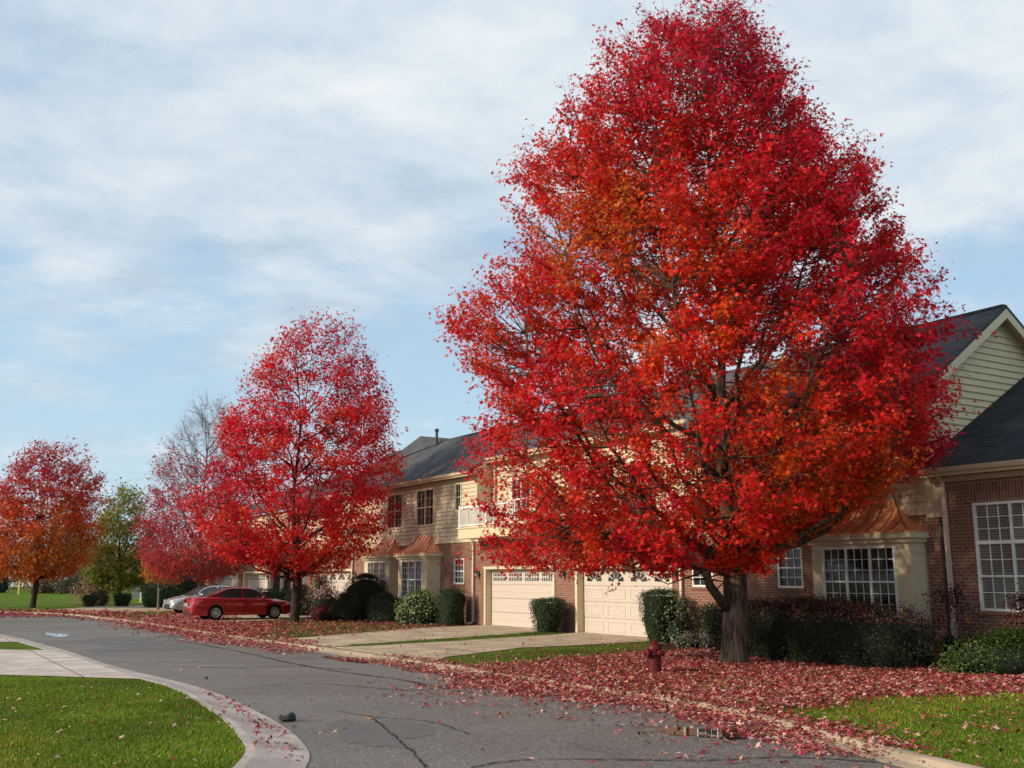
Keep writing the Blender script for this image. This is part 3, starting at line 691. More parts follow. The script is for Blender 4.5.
def eave(par, s0, s1, t, z, wall_t, drop=.24):
    mb = MB(); mb.box(s0, s1, -(t - .03), -(t - .005), z - .20, z - .02)
    mb.build('fascia', 'cream_trim', par)
    g = MB(); T = t + .0; sec = [(0, -.02), (0, -.11), (.03, -.135), (.085, -.125), (.11, -.06), (.12, -.012), (.105, -.012), (.09, -.06), (.01, -.02)]
    n = len(sec)
    vs = [lx(s0, T + a, z + b) for a, b in sec] + [lx(s1, T + a, z + b) for a, b in sec]
    g.add(vs, [(i, (i + 1) % n, n + (i + 1) % n, n + i) for i in range(n)] + [tuple(range(n)), tuple(range(n, 2 * n))[::-1]]); g.build('gutter', 'gutter_paint', par)
    so_ = MB(); so_.quad(lx(s0, t - .03, z - .19), lx(s1, t - .03, z - .19), lx(s1, wall_t, z - .19), lx(s0, wall_t, z - .19)); so_.build('soffit', 'soffit', par)
def bay(par, s0, s1, D=.7, mirror=False, mu=.009, glass='window_glass'):
    """box bay with three tall sashes, panelled ends and a flared copper roof"""
    zb, zt = .16, 2.86
    w0, w1 = (s0 + .34, s1 - .42) if not mirror else (s0 + .42, s1 - .34)
    hole = [(w0, w1, .98, 2.69, .08)]
    mb = MB(); wall_mb(mb, s0, s1, zb, zt, D, hole)
    mb.quad(lx(s0, D, zb), lx(s0, D, zt), lx(s0, 0, zt), lx(s0, 0, zb)); mb.quad(lx(s1, D, zb), lx(s1, 0, zb), lx(s1, 0, zt), lx(s1, D, zt))
    mb.quad(lx(s0, D, zb), lx(s0, 0, zb), lx(s1, 0, zb), lx(s1, D, zb))
    b = mb.build('bay_window', 'cream_trim', par)
    tr = MB()
    for s, sg in ((s0, -1), (s1, 1)):       # raised frame on each end panel
        for (ta, tb, za, zc) in ((.04, .10, .75, 2.6), (D - .10, D - .02, .75, 2.6), (.10, D - .10, 2.5, 2.6), (.10, D - .10, .75, .85)):
            tr.box(s, s + sg * .02, -ta, -tb, za, zc)
        tr.box(s, s + sg * .03, -.0, -(D + .03), .16, .30)
    tr.box(s0 - .02, s1 + .02, -D, -(D + .03), .16, .30)
    tr.build('bay_panel_trim', 'cream_siding', b)
    window(b, w0, w1, .98, 2.69, D, cols=3, rows_=3, sashes=3, w=.055, glass=glass, mu=mu)
    fz = MB(); e = .17
    fz.box(s0 - e, s1 + e, 0, -(D + e), zt + .002, zt + .16); fz.box(s0 - .08, s1 + .08, 0, -(D + .08), zt - .10, zt); fz.build('bay_cornice', 'cream_trim', b)
    # flared roof: concave profile from eave to wall, hipped ends
    rf = MB(); K = 9; z0 = zt + .165; Hh = .86; A = []
    for k in range(K + 1):
        u = k / K; ins = u ** .62; zz = z0 + Hh * (u ** 1.35)       # in from the eave, up
        zz = z0 + Hh * (.35 * u + .65 * u ** 2.2); ins = u
        A.append((ins, zz))
    xin = 1.05
    def P(side, k):
        ins, zz = A[k]; tt = (D + e) * (1 - ins)
        if side == 'l': return lx(s0 - e + xin * ins, tt, zz)
        if side == 'r': return lx(s1 + e - xin * ins, tt, zz)
        if side == 'L': return lx(s0 - e + xin * ins, -.01, zz)
        return lx(s1 + e - xin * ins, -.01, zz)
    for k in range(K):
        rf.quad(P('l', k), P('r', k), P('r', k + 1), P('l', k + 1)); rf.quad(P('r', k), P('R', k), P('R', k + 1), P('r', k + 1)); rf.quad(P('L', k), P('l', k), P('l', k + 1), P('L', k + 1))
    rf.box(s0 - e - .01, s1 + e + .01, .0, -(D + e + .01), z0 - .03, z0 + .012)
    R = rf.build('bay_roof', 'copper', b, smooth=False)
    sm = MB(); ns = 9
    for i in range(ns):
        f = (i + .5) / ns; pts = []
        for k in range(K + 1):
            a = np.array(P('l', k)); c = np.array(P('r', k))
            x = s0 - e + (s1 - s0 + 2 * e) * f
            x = x if a[0] <= x <= c[0] else None
            if x is None: break
            pts.append((x, a[1] - .01, a[2] + .012))
        if len(pts) > 1: sm.tube(pts, .014, 5)
    for sd in 'lr': sm.tube([np.array(P(sd, k)) + (0, -.008, .012) for k in range(K + 1)], .018, 5)
    sm.build('roof_seam', 'copper_dark', R)
    return b
def sill(par, s0, s1, z, t=0.0):
    mb = MB(); mb.box(s0 - .06, s1 + .06, -(t - .05), -(t + .05), z - .085, z - .004); mb.build('window_sill', 'brick', par)

H1 = house('brick_townhouse', 'long brick and cream-sided townhouse row with copper bay roofs behind the biggest red maple')
BZ = 3.44; EZ = 6.40; RT = -3.3; RIDGE = 9.0
small = [(-9.72, -8.78), (9.42, 10.36), (5.85, 6.79), (-19.35, -18.45)]
doors = [(-6.9, -1.85, 'plain'), (-.32, 4.85, 'arch'), (-26.6, -21.2, 'arch')]
holes = [(a, b, 0, 2.26, .3) for a, b, _ in doors] + [(a, b, 1.66, 2.74, .10) for a, b in small] + [(-13.9 + .0, -10.95, .5, 2.9, .1), (-17.9, -14.9, .5, 2.9, .1), (11.35, 14.36, .5, 2.9, .1)]
mb = MB(); wall_mb(mb, -28.1, 14.78, -.1, BZ, 0, holes)
mb.quad(lx(-28.1, 0, -.1), lx(-28.1, 0, BZ), lx(-28.1, -7, BZ), lx(-28.1, -7, -.1)); mb.quad(lx(-28.1, -7, -.1), lx(14.78, -7, -.1), lx(14.78, -7, 6.3), lx(-28.1, -7, 6.3))
mb.box(14.44, 14.80, .2, -.16, -.1, BZ - .1)
mb.build('brick_wall', 'brick', H1)
sc_ = MB(); sc_.box(14.42, 14.82, .19, -.175, 2.9, 3.12); sc_.build('brick_course', 'soldier_brick', H1)
for a, b, st in doors: garage(H1, a, b, 2.26, st)
for i, (a, b) in enumerate(small): window(H1, a + .01, b - .01, 1.66, 2.74, -.02, cols=3, rows_=2); sill(H1, a, b, 1.66)
# shutters-dark jamb strip beside the two near windows is the reveal itself
bay(H1, -13.9, -10.95, .7, mu=.005); bay(H1, -17.9, -14.9, .7, True, mu=.005, glass='blind_glass'); bay(H1, 11.35, 14.36, .7, mu=.007)
# upper storey
up = [(-13.45, -11.6, 4.25, 6.0), (-16.75, -14.95, 4.25, 6.0), (-9.6, -8.98, 4.75, 6.03), (6.6, 7.9, 4.4, 6.0), (9.6, 11.4, 4.25, 6.0)]
mb = MB(); siding_mb(mb, -24.0, -7.62, BZ + .12, EZ - .15, .02, up); siding_mb(mb, 5.6, 14.44, BZ + .12, EZ - .15, .02, up)
siding_mb(mb, -7.62, 5.6, BZ + .12, 6.85, -.8, [(-6.15, -4.6, 4.2, 6.0), (-2.0, -1.0, 3.9, 6.0), (1.8, 3.2, 4.2, 6.0)])
for s, sg in ((-7.62, 1), (5.6, -1)): mb.quad(lx(s, .03, BZ), lx(s, -.85, BZ), lx(s, -.85, 6.9), lx(s, .03, 6.3))
mb.build('siding_wall', 'cream_siding', H1)
rt = MB(); rt.quad(lx(-7.62, 0, BZ + .12), lx(5.6, 0, BZ + .12), lx(5.6, -.85, BZ + .2), lx(-7.62, -.85, BZ + .2)); rt.build('garage_roof', 'shingle_grey', H1)
bd = MB(); bd.box(-24.0, 14.50, 0.02, -.045, BZ - .02, BZ + .118); bd.box(-7.70, -7.60, 0.0, -.05, BZ + .12, 6.25); bd.box(5.58, 5.68, 0.0, -.05, BZ + .12, 6.25); bd.build('siding_band', 'cream_trim', H1)
for h in up: window(H1, *h[:4], .04, cols=2, rows_=2, sashes=2 if h[1] - h[0] > 1 else 1, w=.09, fr='cream_trim', grid=True, mu=.004)
for h in [(-6.15, -4.6, 4.2, 6.0), (-2.0, -1.0, 3.9, 6.0), (1.8, 3.2, 4.2, 6.0)]: window(H1, *h, -.78, cols=2, rows_=2, sashes=2, w=.09, fr='white_paint')
# balcony over the garage
bl = MB(); bl.box(-7.5, -3.0, .78, -1.0, 3.50, 3.90); bl.box(-7.54, -2.96, .78, -1.04, 3.90, 3.96); B_ = bl.build('balcony', 'cream_trim', H1)
rl = MB(); rl.box(-7.50, -3.00, -.92, -.98, 4.74, 4.81); rl.box(-7.50, -7.44, .75, -.92, 4.74, 4.805)
for s in (-7.50, -5.3, -3.08): rl.box(s, s + .08, -.90, -.98, 3.96, 4.86)
for k in range(40): s = -7.38 + k * .11; rl.box(s - .013, s + .013, -.94, -.965, 4.05, 4.74)
for k in range(15): y = .70 - k * .11; rl.box(-7.485, -7.46, y - .013, y + .013, 4.05, 4.74)
rl.box(-7.50, -3.00, -.93, -.97, 4.01, 4.05); rl.build('railing', 'white_paint', B_)

# roofs
rf = MB(); sl_ = (RIDGE - EZ) / (0.45 - RT)
roof_quad(rf, -24.4, -7.55, .45, EZ, RT, RIDGE); roof_quad(rf, -7.55, 5.55, -.35, EZ + .8 * sl_, RT, RIDGE - .002); roof_quad(rf, 5.55, 14.82, .45, EZ, RT, RIDGE)
roof_quad(rf, -24.4, 14.82, -7.05, EZ, RT, RIDGE - .004)
for s in (-7.55, 5.55): pass
rf.box(-24.4, 14.78, 3.3 - .10, 3.3 + .10, RIDGE - .06, RIDGE + .012)
R_ = rf.build('roof', 'shingle_grey', H1)
# cross gable rising behind the ridge at the west end
cg = MB()
cg.add([lx(-20, -3.32, 9.58), lx(-20, -7.5, 9.58), lx(-23.2, -3.3, 8.86), lx(-23.2, -7.5, 8.2), lx(-16.6, -3.25, 8.99), lx(-16.6, -7.5, 8.2), lx(-20.2, -2.2, 8.32)],
       [(0, 2, 3, 1), (0, 1, 5, 4), (0, 6, 2), (0, 4, 6), (1, 3, 5)])
cg.build('cross_gable', 'shingle_grey', R_)
hp = MB(); hp.lathe([(.07, 0), (.07, .75), (.11, .77), (.11, .9), (.02, .92)], lx(-17.2, -2.9, 8.7), 10); hp.lathe([(.2, -.1), (.08, .12)], lx(-17.2, -2.9, 8.7), 10); hp.build('vent_pipe', 'black_metal', R_)
eave(H1, -24.4, -7.6, .45, EZ, 0); eave(H1, 5.55, 14.75, .45, EZ, 0); eave(H1, -7.5, 5.5, -.35, EZ + .8 * sl_, -.8)
for s in (-7.60, 5.50):
    re_ = MB()
    re_.add([lx(s, .42, EZ - .19), lx(s, .42, EZ - .02), lx(s, -.40, EZ + .8 * sl_ - .03), lx(s, -.40, EZ - .19), lx(s + .06, .42, EZ - .19), lx(s + .06, .42, EZ - .02), lx(s + .06, -.40, EZ + .8 * sl_ - .03), lx(s + .06, -.40, EZ - .19)],
            [(0, 1, 2, 3), (7, 6, 5, 4), (0, 4, 5, 1), (1, 5, 6, 2), (3, 2, 6, 7), (0, 3, 7, 4)])
    re_.build('eave_return', 'cream_trim', H1)
re_ = MB(); re_.box(14.38, 14.835, .3, -.04, BZ - .097, 4.44); re_.box(14.38, 14.56, .3, -.036, 4.44, EZ - .2); re_.build('corner_board', 'cream_trim', H1)
# lower west block of the row
lw = MB(); siding_mb(lw, -28.1, -24.02, BZ + .02, 5.4, .0); lw.build('siding_wall', 'cream_siding', H1)
lr = MB(); roof_quad(lr, -28.6, -24.0, .4, 5.5, -3.3, 8.0); roof_quad(lr, -28.6, -24.0, -7.0, 5.5, -3.3, 7.998)
lr.add([lx(-28.1, 0, 5.4), lx(-28.1, -7, 5.4), lx(-28.1, -3.3, 7.85), lx(-28.1, -7, 3), lx(-28.1, 0, 3)], [(0, 1, 2), (0, 4, 3, 1)]); lr.build('roof', 'shingle_black', H1)
# east gable end: boards clipped by the rakes
gw = MB(); z = BZ + .1; sg = 14.46
def half(z): return max(0, (RIDGE - .08 - z) / sl_)
while z < RIDGE - .12:
    zt = min(z + .18, RIDGE - .1)
    for zz0, zz1, o0, o1 in ((z, zt, .034, 0),):
        w0 = min(half(z), 3.3); w1 = min(half(zt), 3.3); wb = min(half(z), 3.75)
        gw.quad((sg + o0, 3.3 - w0, z), (sg + o0, 3.3 + wb, z), (sg + o1, 3.3 + min(half(zt), 3.75), zt), (sg + o1, 3.3 - w1, zt)); gw.quad((sg, 3.3 - w0, z), (sg, 3.3 + wb, z), (sg + o0, 3.3 + wb, z), (sg + o0, 3.3 - w0, z))
    z = zt
gw.build('gable_wall', 'gable_siding', H1)
rk = MB()
for sgn in (-1, 1):       # rake boards with soffit return
    a = np.array([0, 3.3, RIDGE - .10]); b = np.array([0, 3.3 + sgn * 3.75, EZ - .10]); hgt = .26
    for (x0, x1, dz0, dz1) in ((14.79, 14.815, -hgt, -.0),):
        vs = []
        for x in (x0, x1):
            for p in (a, b):
                for dz in (dz0, dz1): vs.append((x, p[1], p[2] + dz))
        rk.add(vs, [(0, 1, 3, 2), (4, 6, 7, 5), (0, 4, 5, 1), (2, 3, 7, 6), (0, 2, 6, 4), (1, 5, 7, 3)])
    rk.quad((14.47, a[1], a[2] - .03), (14.79, a[1], a[2] - .03), (14.79, b[1], b[2] - .03), (14.47, b[1], b[2] - .03))
rk.build('rake_board', 'cream_trim', H1)
# east wing, one storey, dark shingles
wz = 4.46; wt = .42; ws = .575
wh = [(15.62, 17.45, 1.20, 3.62, .10), (19.4, 21.2, 1.20, 3.62, .10)]
wg = MB(); wall_mb(wg, 14.82, 24.5, -.1, 4.22, .03, wh); wg.quad(lx(24.5, .03, -.1), lx(24.5, -9, -.1), lx(24.5, -9, 4.2), lx(24.5, .03, 4.2)); wg.quad(lx(24.5, -9, -.1), lx(14.8, -9, -.1), lx(14.8, -9, 4.2), lx(24.5, -9, 4.2))
wg.build('brick_wall', 'brick', H1)
ss = MB(); ss.box(15.55, 17.52, .0, -.045, 3.64, 3.86); ss.box(14.85, 24.5, 0.0, -.04, 3.92, 4.14); ss.build('brick_course', 'soldier_brick', H1)
for h in wh: window(H1, h[0] + .01, h[1] - .01, h[2], h[3], .02, cols=3, rows_=2, sashes=2, transom=2.72, w=.06, glass='blind_glass'); sill(H1, h[0], h[1], h[2], .03)
lm = MB(); lm.box(15.6, 16.05, -.02, -.07, .35, .62); lm.build('corner_stone', 'limestone', H1)
wr = MB(); WR = 6.2; roof_quad(wr, 14.50, 25.2, wt + .08, wz, -WR, wz + ws * (WR + wt + .08)); roof_quad(wr, 14.50, 25.2, -2 * WR - .5, wz, -WR, wz + ws * (WR + wt + .08) - .003)
wr.add([lx(25, 0, 4.2), lx(25, -12, 4.2), lx(25, -6.2, 8.2)], [(0, 1, 2)]); wr.build('wing_roof', 'shingle_black', H1)
eave(H1, 14.62, 25.2, wt + .06, wz, .03, .3)
fz = MB(); fz.box(14.84, 24.5, -.03, -.075, 4.15, 4.27); fz.build('frieze_board', 'gutter_paint', H1)
for s, t, z1 in ((-7.85, 0, 3.55), (5.42, .0, 3.6), (-20.95, 0, 3.6), (14.95, .03, 4.46)): downspout(H1, s, t, 0, z1, .38 if z1 > 4 else .10)
downspout(H1, -7.4, -.78, 3.6, 6.9, .35)
for s in (-7.45, -1.12, 5.12, -27.0, -20.9 + .25): sconce(H1, s, 0, 2.08)
for s in (-4.4, 2.15, -23.9): plaque(H1, s, 2.68)
# the next townhouse down the street
H2 = house('brick_townhouse', 'farther brick townhouse with two garage doors behind the parked red sedan')
d2 = [(-40.2, -35.1, 'plain'), (-47.0, -41.7, 'arch')]
mb = MB(); wall_mb(mb, -51, -34.0, -.1, BZ, 0, [(a, b, 0, 2.2, .3) for a, b, _ in d2]); wall_mb(mb, -34.0, -29.6, -.1, BZ, -.9, [(-33.4, -32.2, .9, 2.7), (-31.4, -30.3, .05, 2.3)])
mb.quad(lx(-34, 0, -.1), lx(-34, -.9, -.1), lx(-34, -.9, BZ), lx(-34, 0, BZ)); mb.quad(lx(-51, 0, -.1), lx(-51, 0, BZ), lx(-51, -7, BZ), lx(-51, -7, -.1)); mb.quad(lx(-29.6, -.9, -.1), lx(-29.6, -7, -.1), lx(-29.6, -7, BZ), lx(-29.6, -.9, BZ))
mb.build('brick_wall', 'brick', H2)
for a, b, st in d2: garage(H2, a, b, 2.2, st)
window(H2, -33.4, -32.2, .9, 2.7, -.92, cols=2, rows_=2, sashes=2, w=.09)
ed = MB(); ed.box(-31.4, -30.3, .95, 1.0, .05, 2.3); ed.build('front_door', 'white_paint', H2)
for s in (-34.0, -31.9, -29.8):
    pst = MB(); pst.box(s, s + .18, -.10, -.28, 0, 2.75); pst.build('porch_post', 'white_paint', H2)
pr = MB(); roof_quad(pr, -34.1, -29.4, .45, 2.95, -.95, 3.6); pr.build('porch_roof', 'shingle_grey', H2)
mb = MB(); siding_mb(mb, -46.0, -29.6, BZ + .02, 6.2, -.9, [(-38.5, -36.9, 4.3, 5.9), (-33, -31.5, 4.3, 5.9)]); mb.quad(lx(-29.6, -.9, BZ), lx(-29.6, -7, BZ), lx(-29.6, -7, 6.2), lx(-29.6, -.9, 6.2)); mb.build('siding_wall', 'cream_siding', H2)
for a, b in ((-38.5, -36.9), (-33, -31.5)): window(H2, a, b, 4.3, 5.9, -.88, cols=2, sashes=2, w=.09)
rf = MB(); roof_quad(rf, -46.3, -29.3, -.5, 6.3, -3.9, 8.3); roof_quad(rf, -46.3, -29.3, -7.4, 6.3, -3.9, 8.298); roof_quad(rf, -51.4, -34.0, .35, 3.5, -.88, 4.2)
roof_quad(rf, -51.4, -46.0, -.88, 4.19, -3.6, 5.3); roof_quad(rf, -51.4, -46.0, -7, 3.6, -3.6, 5.29); rf.build('roof', 'shingle_grey', H2)
eave(H2, -51.4, -34.0, .37, 3.52, 0)
for s in (-34.4, -48.1): downspout(H2, s, 0, 0, 3.5, .25)
for s in (-34.75, -40.95, -47.5): sconce(H2, s, 0, 1.95)
for s in (-37.6, -44.4): plaque(H2, s, 2.65)
# ------------------------------------------------------------------ more trees
rows2 = [(322, 298, 336), (345, 262, 360), (380, 240, 376), (400, 234, 386), (430, 214, 396), (460, 199, 400), (500, 190, 394), (530, 190, 386), (546, 203, 374), (560, 225, 352), (572, 258, 326)]
def or2(x, y, z, q): return .20 * math.exp(-((x - .5) / 3) ** 2 - ((z - 3.6) / 2) ** 2) - .02 * max(0, z - 7) - .12
t2 = gp(294, 622)
make_tree('maple_tree', 'mid-sized red maple standing in the verge in front of the parked red sedan', (t2[0], t2[1]), t2[1], rows2, 294, .20, 12.2, 34, 1000, 52, .115, RED, 'bark_dark', 'red maples along the street', fork=1.9, gaps=.6, orange=or2, seed=5, kind='maple3', spread=.2)
PINK = [(0.36, 0.01, 0.04), (0.48, 0.02, 0.05), (0.58, 0.05, 0.06), (0.6, 0.08, 0.05)]
rows3 = [(398, 192, 205), (415, 172, 222), (440, 158, 232), (470, 148, 240), (500, 142, 248), (530, 136, 252), (555, 138, 255), (568, 150, 240), (577, 165, 225)]
make_tree('maple_tree', 'half bare maple with pink leaves below and naked twigs above, behind the silver car', (-18.6, 62), 62, rows3, 200, .21, 12.0, 40, 1150, 34, .115, PINK, 'bark_twig', 'red maples along the street', fork=1.6, seed=9, kind='maple3', bare_above=(3.6, 11.6), spread=.22, plume_len=(.9, 1.9))
ORG = [(0.44, 0.015, 0.035), (0.54, 0.03, 0.03), (0.62, 0.08, 0.02), (0.62, 0.16, 0.015), (0.50, 0.20, 0.03)]
rows4 = [(444, 38, 62), (460, 15, 80), (480, -4, 90), (505, -14, 97), (530, -18, 96), (555, -16, 90), (566, -8, 78), (577, 8, 62)]
def or4(x, y, z, q): return .45 - z * .085
make_tree('maple_tree', 'round orange and crimson maple on the grass beyond the bend', (-30.7, 66.8), 66.8, rows4, 35, .17, 9.8, 30, 640, 48, .135, ORG, 'bark_dark', 'red maples along the street', fork=1.8, orange=or4, seed=21, kind='maple3', spread=.24)
OLV = [(0.10, 0.14, 0.015), (0.16, 0.19, 0.02), (0.25, 0.23, 0.03), (0.42, 0.26, 0.04)]
rows5 = [(489, 112, 132), (505, 102, 142), (520, 96, 148), (540, 85, 155), (560, 82, 158), (576, 88, 150), (586, 102, 136)]
def or5(x, y, z, q): return -.35 + z * .07
make_tree('olive_green_tree', 'olive green tree with yellowing top between the clipped tubs of yew', (-28.0, 74), 74, rows5, 118, .17, 7.2, 20, 330, 40, .16, OLV, 'bark_dark', None, fork=1.7, orange=or5, seed=31, kind='maple3', spread=.25)
rows6 = [(556, 158, 176), (566, 148, 188), (574, 145, 188), (581, 150, 180)]
make_tree('sapling', 'small orange sapling with a pale thin trunk in front of the domed hedge', (at_depth(160, 62.8), 62.8), 62.8, rows6, 163, .07, 3.0, 10, 60, 26, .14, [(0.5, 0.10, 0.03), (0.5, 0.18, 0.03), (0.45, 0.22, 0.05)], 'bark_pale', None, fork=1.2, seed=41, kind='maple3')
BRN = [(0.26, 0.11, 0.06), (0.32, 0.16, 0.09), (0.36, 0.22, 0.13), (0.28, 0.21, 0.14)]
far_specs = [(92, 125, 545, 590, 28, 'rusty brown tree beyond the field behind the olive tree'), (58, 150, 552, 588, 34, 'russet far tree standing past the field beside the white van'),
             (8, 160, 548, 588, 30, 'brown far tree behind the white pickup at the field edge'), (135, 140, 552, 588, 26, 'dull brown far tree showing under the pink maple boughs'), (170, 150, 550, 588, 28, 'tawny far tree seen over the domed hedge'), (215, 150, 545, 588, 30, 'far brown tree hidden beyond the end townhouse')]
for i, (px, Yf, y0, y1, hw, lab) in enumerate(far_specs):
    rows = [(y0, px - hw * .25, px + hw * .25), (y0 + 10, px - hw * .8, px + hw * .8), (y0 + 22, px - hw, px + hw), (y1 - 4, px - hw * .8, px + hw * .8), (y1, px - hw * .4, px + hw * .4)]
    make_tree('far_tree', lab, (at_depth(px, Yf), Yf), Yf, rows, px, .18, 4.5, 10, 110, 20, .32, BRN, 'bark_dark', 'trees beyond the field', fork=1.0, seed=60 + i, kind='maple3', spread=.45, plume_len=(1, 2))
# ------------------------------------------------------------------ shrubs
def shrub(name, label, px, base_xy, size, shape, cols, n, leaf=.045, group=None, top_cols=None, parent=None, ang=0.0, cat='shrub', core=.9, rough=.05):
    """foliage over a solid heart; shape(u) gives the radius factor at height fraction u, p the squareness"""
    rg = np.random.default_rng(int(abs(px) * 7 + n) % 9999)
    W_, D_, H_ = size; prof, p = shape
    def surf(a, u):
        f = np.interp(u, [q[0] for q in prof], [q[1] for q in prof]); c = np.cos(a); s_ = np.sin(a)
        k = (np.abs(c) ** p + np.abs(s_) ** p) ** (-1 / p)
        return np.stack([c * k * f * W_ / 2, s_ * k * f * D_ / 2, u * H_ + 0 * c], -1)
    root_loc = (base_xy[0], base_xy[1], 0)
    na, nz = 28, 14; vs = []; fs = []
    us = [q / nz for q in range(nz + 1)]
    for u in us:
        aa = np.linspace(0, 2 * pi, na, endpoint=False); P = surf(aa, u) * np.array([core, core, core])
        P += (vnoise(P + px, 3.0, 3)[:, None] - .5) * rough * np.array([1, 1, .4]) * 2; P[:, 2] = np.maximum(P[:, 2], 0); vs.append(P)
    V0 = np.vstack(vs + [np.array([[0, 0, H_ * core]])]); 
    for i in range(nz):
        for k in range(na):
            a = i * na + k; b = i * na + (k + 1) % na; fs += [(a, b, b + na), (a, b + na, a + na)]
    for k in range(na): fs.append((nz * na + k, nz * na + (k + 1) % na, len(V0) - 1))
    a = rg.uniform(0, 2 * pi, n); u = rg.uniform(0.0, 1, n)
    top = rg.random(n) < .32; r = np.sqrt(rg.random(n))
    P = surf(a, u); Pt = surf(a, np.full(n, .97)) ; Pt[:, :2] *= r[:, None]
    # cap follows the crown of the profile
    capz = np.interp(r, [0, .6, 1], [1.0, .985, .93]); Pt[:, 2] = H_ * capz; P[top] = Pt[top]
    jit = rg.normal(size=(n, 3)) * rough + (vnoise(P + px * .1, 2.2, 5)[:, None] - .5) * rough * 2.2; P = P + jit; P[:, 2] = np.maximum(P[:, 2], .02)
    nr = np.stack([np.cos(a), np.sin(a), np.full(n, .35)], -1); nr[top] = (0, 0, 1); nr = nr + rg.normal(size=(n, 3)) * .6
    C_ = np.array(cols)[rg.integers(0, len(cols), n)] * rg.uniform(.6, 1.35, (n, 1))
    if top_cols is not None:
        m_ = (P[:, 2] > H_ * .72) & (rg.random(n) < .65); C_[m_] = np.array(top_cols)[rg.integers(0, len(top_cols), m_.sum())] * rg.uniform(.7, 1.2, (m_.sum(), 1))
    V, Fc, Cc = leaf_cloud(P, nr, leaf * rg.uniform(.7, 1.4, n), C_, 'oval')
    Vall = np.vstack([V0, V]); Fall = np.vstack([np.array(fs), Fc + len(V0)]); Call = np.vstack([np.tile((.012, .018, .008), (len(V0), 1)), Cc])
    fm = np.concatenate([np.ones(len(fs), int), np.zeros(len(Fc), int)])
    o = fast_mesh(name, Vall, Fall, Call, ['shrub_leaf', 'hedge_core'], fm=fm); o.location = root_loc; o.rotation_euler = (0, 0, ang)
    tag(o, label, cat, group); return o
YEW = [(0.020, 0.045, 0.014), (0.032, 0.062, 0.018), (0.045, 0.075, 0.02)]
DARK = [(0.018, 0.030, 0.014), (0.03, 0.045, 0.02), (0.05, 0.035, 0.025)]
TAPER = ([(0, .52), (.15, .66), (.5, .86), (.85, 1.0), (.94, .97), (1, .82)], 2.6)
DOME = ([(0, .82), (.2, .96), (.45, 1.0), (.7, .86), (.88, .6), (.96, .38), (1, .2)], 2.2)
BALL = ([(0, .45), (.2, .82), (.5, 1.0), (.8, .8), (.93, .5), (1, .2)], 2.0)
BOX = ([(0, .9), (.3, .98), (.8, 1.0), (.93, .96), (1, .85)], 5.0)
LOOSE = ([(0, .5), (.3, .9), (.6, 1.0), (.85, .7), (1, .3)], 2.0)
FR = FANG
q = fw(-1.12, .75); shrub('clipped_yew', 'squat clipped yew between the two garage doors', 548, q, (1.25, 1.1, 1.14), TAPER, YEW, 9000, .035, 'clipped yews by the garages', ang=FR)
q = fw(5.45, 1.0); shrub('clipped_yew', 'taller clipped yew at the end of the arched-window garage, behind the hydrant', 662, q, (1.1, 1.0, 1.52), TAPER, YEW, 9000, .035, 'clipped yews by the garages', ang=FR)
q = fw(6.1, .8); shrub('rhododendron', 'loose pale-leaved evergreen bush against the clipped yew near the downspout', 690, q, (1.2, .9, 1.2), LOOSE, [(0.05, .085, .03), (.09, .13, .06), (.16, .19, .11)], 900, .075, core=.6, rough=.14)
for i, (s, t, w, h) in enumerate([(7.0, 1.2, .7, .35), (7.6, 1.7, .8, .30), (8.3, 1.5, .7, .42)]):
    shrub('perennial', ['silvery low perennial at the foot of the brick wall by the downspout', 'middle silvery low perennial in the bed left of the maple trunk', 'spiky low perennial just behind the maple trunk'][i], 700 + i * 9, fw(s, t), (w, w * .8, h), LOOSE, [(.10, .11, .07), (.17, .17, .13), (.08, .05, .04)], 420, .06, 'low perennials in the bed', core=.8, rough=.05)
q = fw(9.3, 1.0); shrub('hedge', 'dark green flat clipped hedge under the small window, behind the maple trunk', 760, q, (3.4, 1.1, 1.18), BOX, YEW, 9000, .04, ang=FR, cat='hedge')
q = fw(12.75, 2.3); shrub('hedge', 'big rounded dark hedge strewn with dead leaves in front of the copper bay', 840, q, (5.9, 2.2, 1.34), ([(0, .93), (.3, .99), (.62, 1.0), (.82, .90), (.93, .72), (1, .5)], 3.0), [(0.016, .022, .010), (.026, .03, .012), (.045, .035, .018)], 26000, .042, ang=FR, cat='hedge', top_cols=[(.20, .035, .035), (.28, .13, .09), (.13, .03, .03), (.06, .07, .02)], rough=.08)
q = fw(15.45, .9); shrub('burning_bush', 'thin dark twiggy shrub in front of the white downspout on the wing corner', 960, q, (1.1, .9, 1.55), LOOSE, [(.05, .015, .015), (.03, .02, .015), (.08, .02, .025)], 1500, .05, core=.45, rough=.16)
q = fw(17.1, 1.5); shrub('juniper', 'bright green low bush under the big wing window', 1000, q, (2.5, 1.3, .72), DOME, [(.05, .10, .012), (.08, .14, .02), (.035, .07, .012)], 6500, .045, rough=.10)
q = fw(17.2, .55); shrub('barberry', 'burgundy shrub touching the big white-framed wing window', 1018, q, (1.2, .9, 1.55), LOOSE, [(.09, .015, .03), (.05, .012, .02), (.14, .03, .04)], 2600, .05, core=.55, rough=.14)
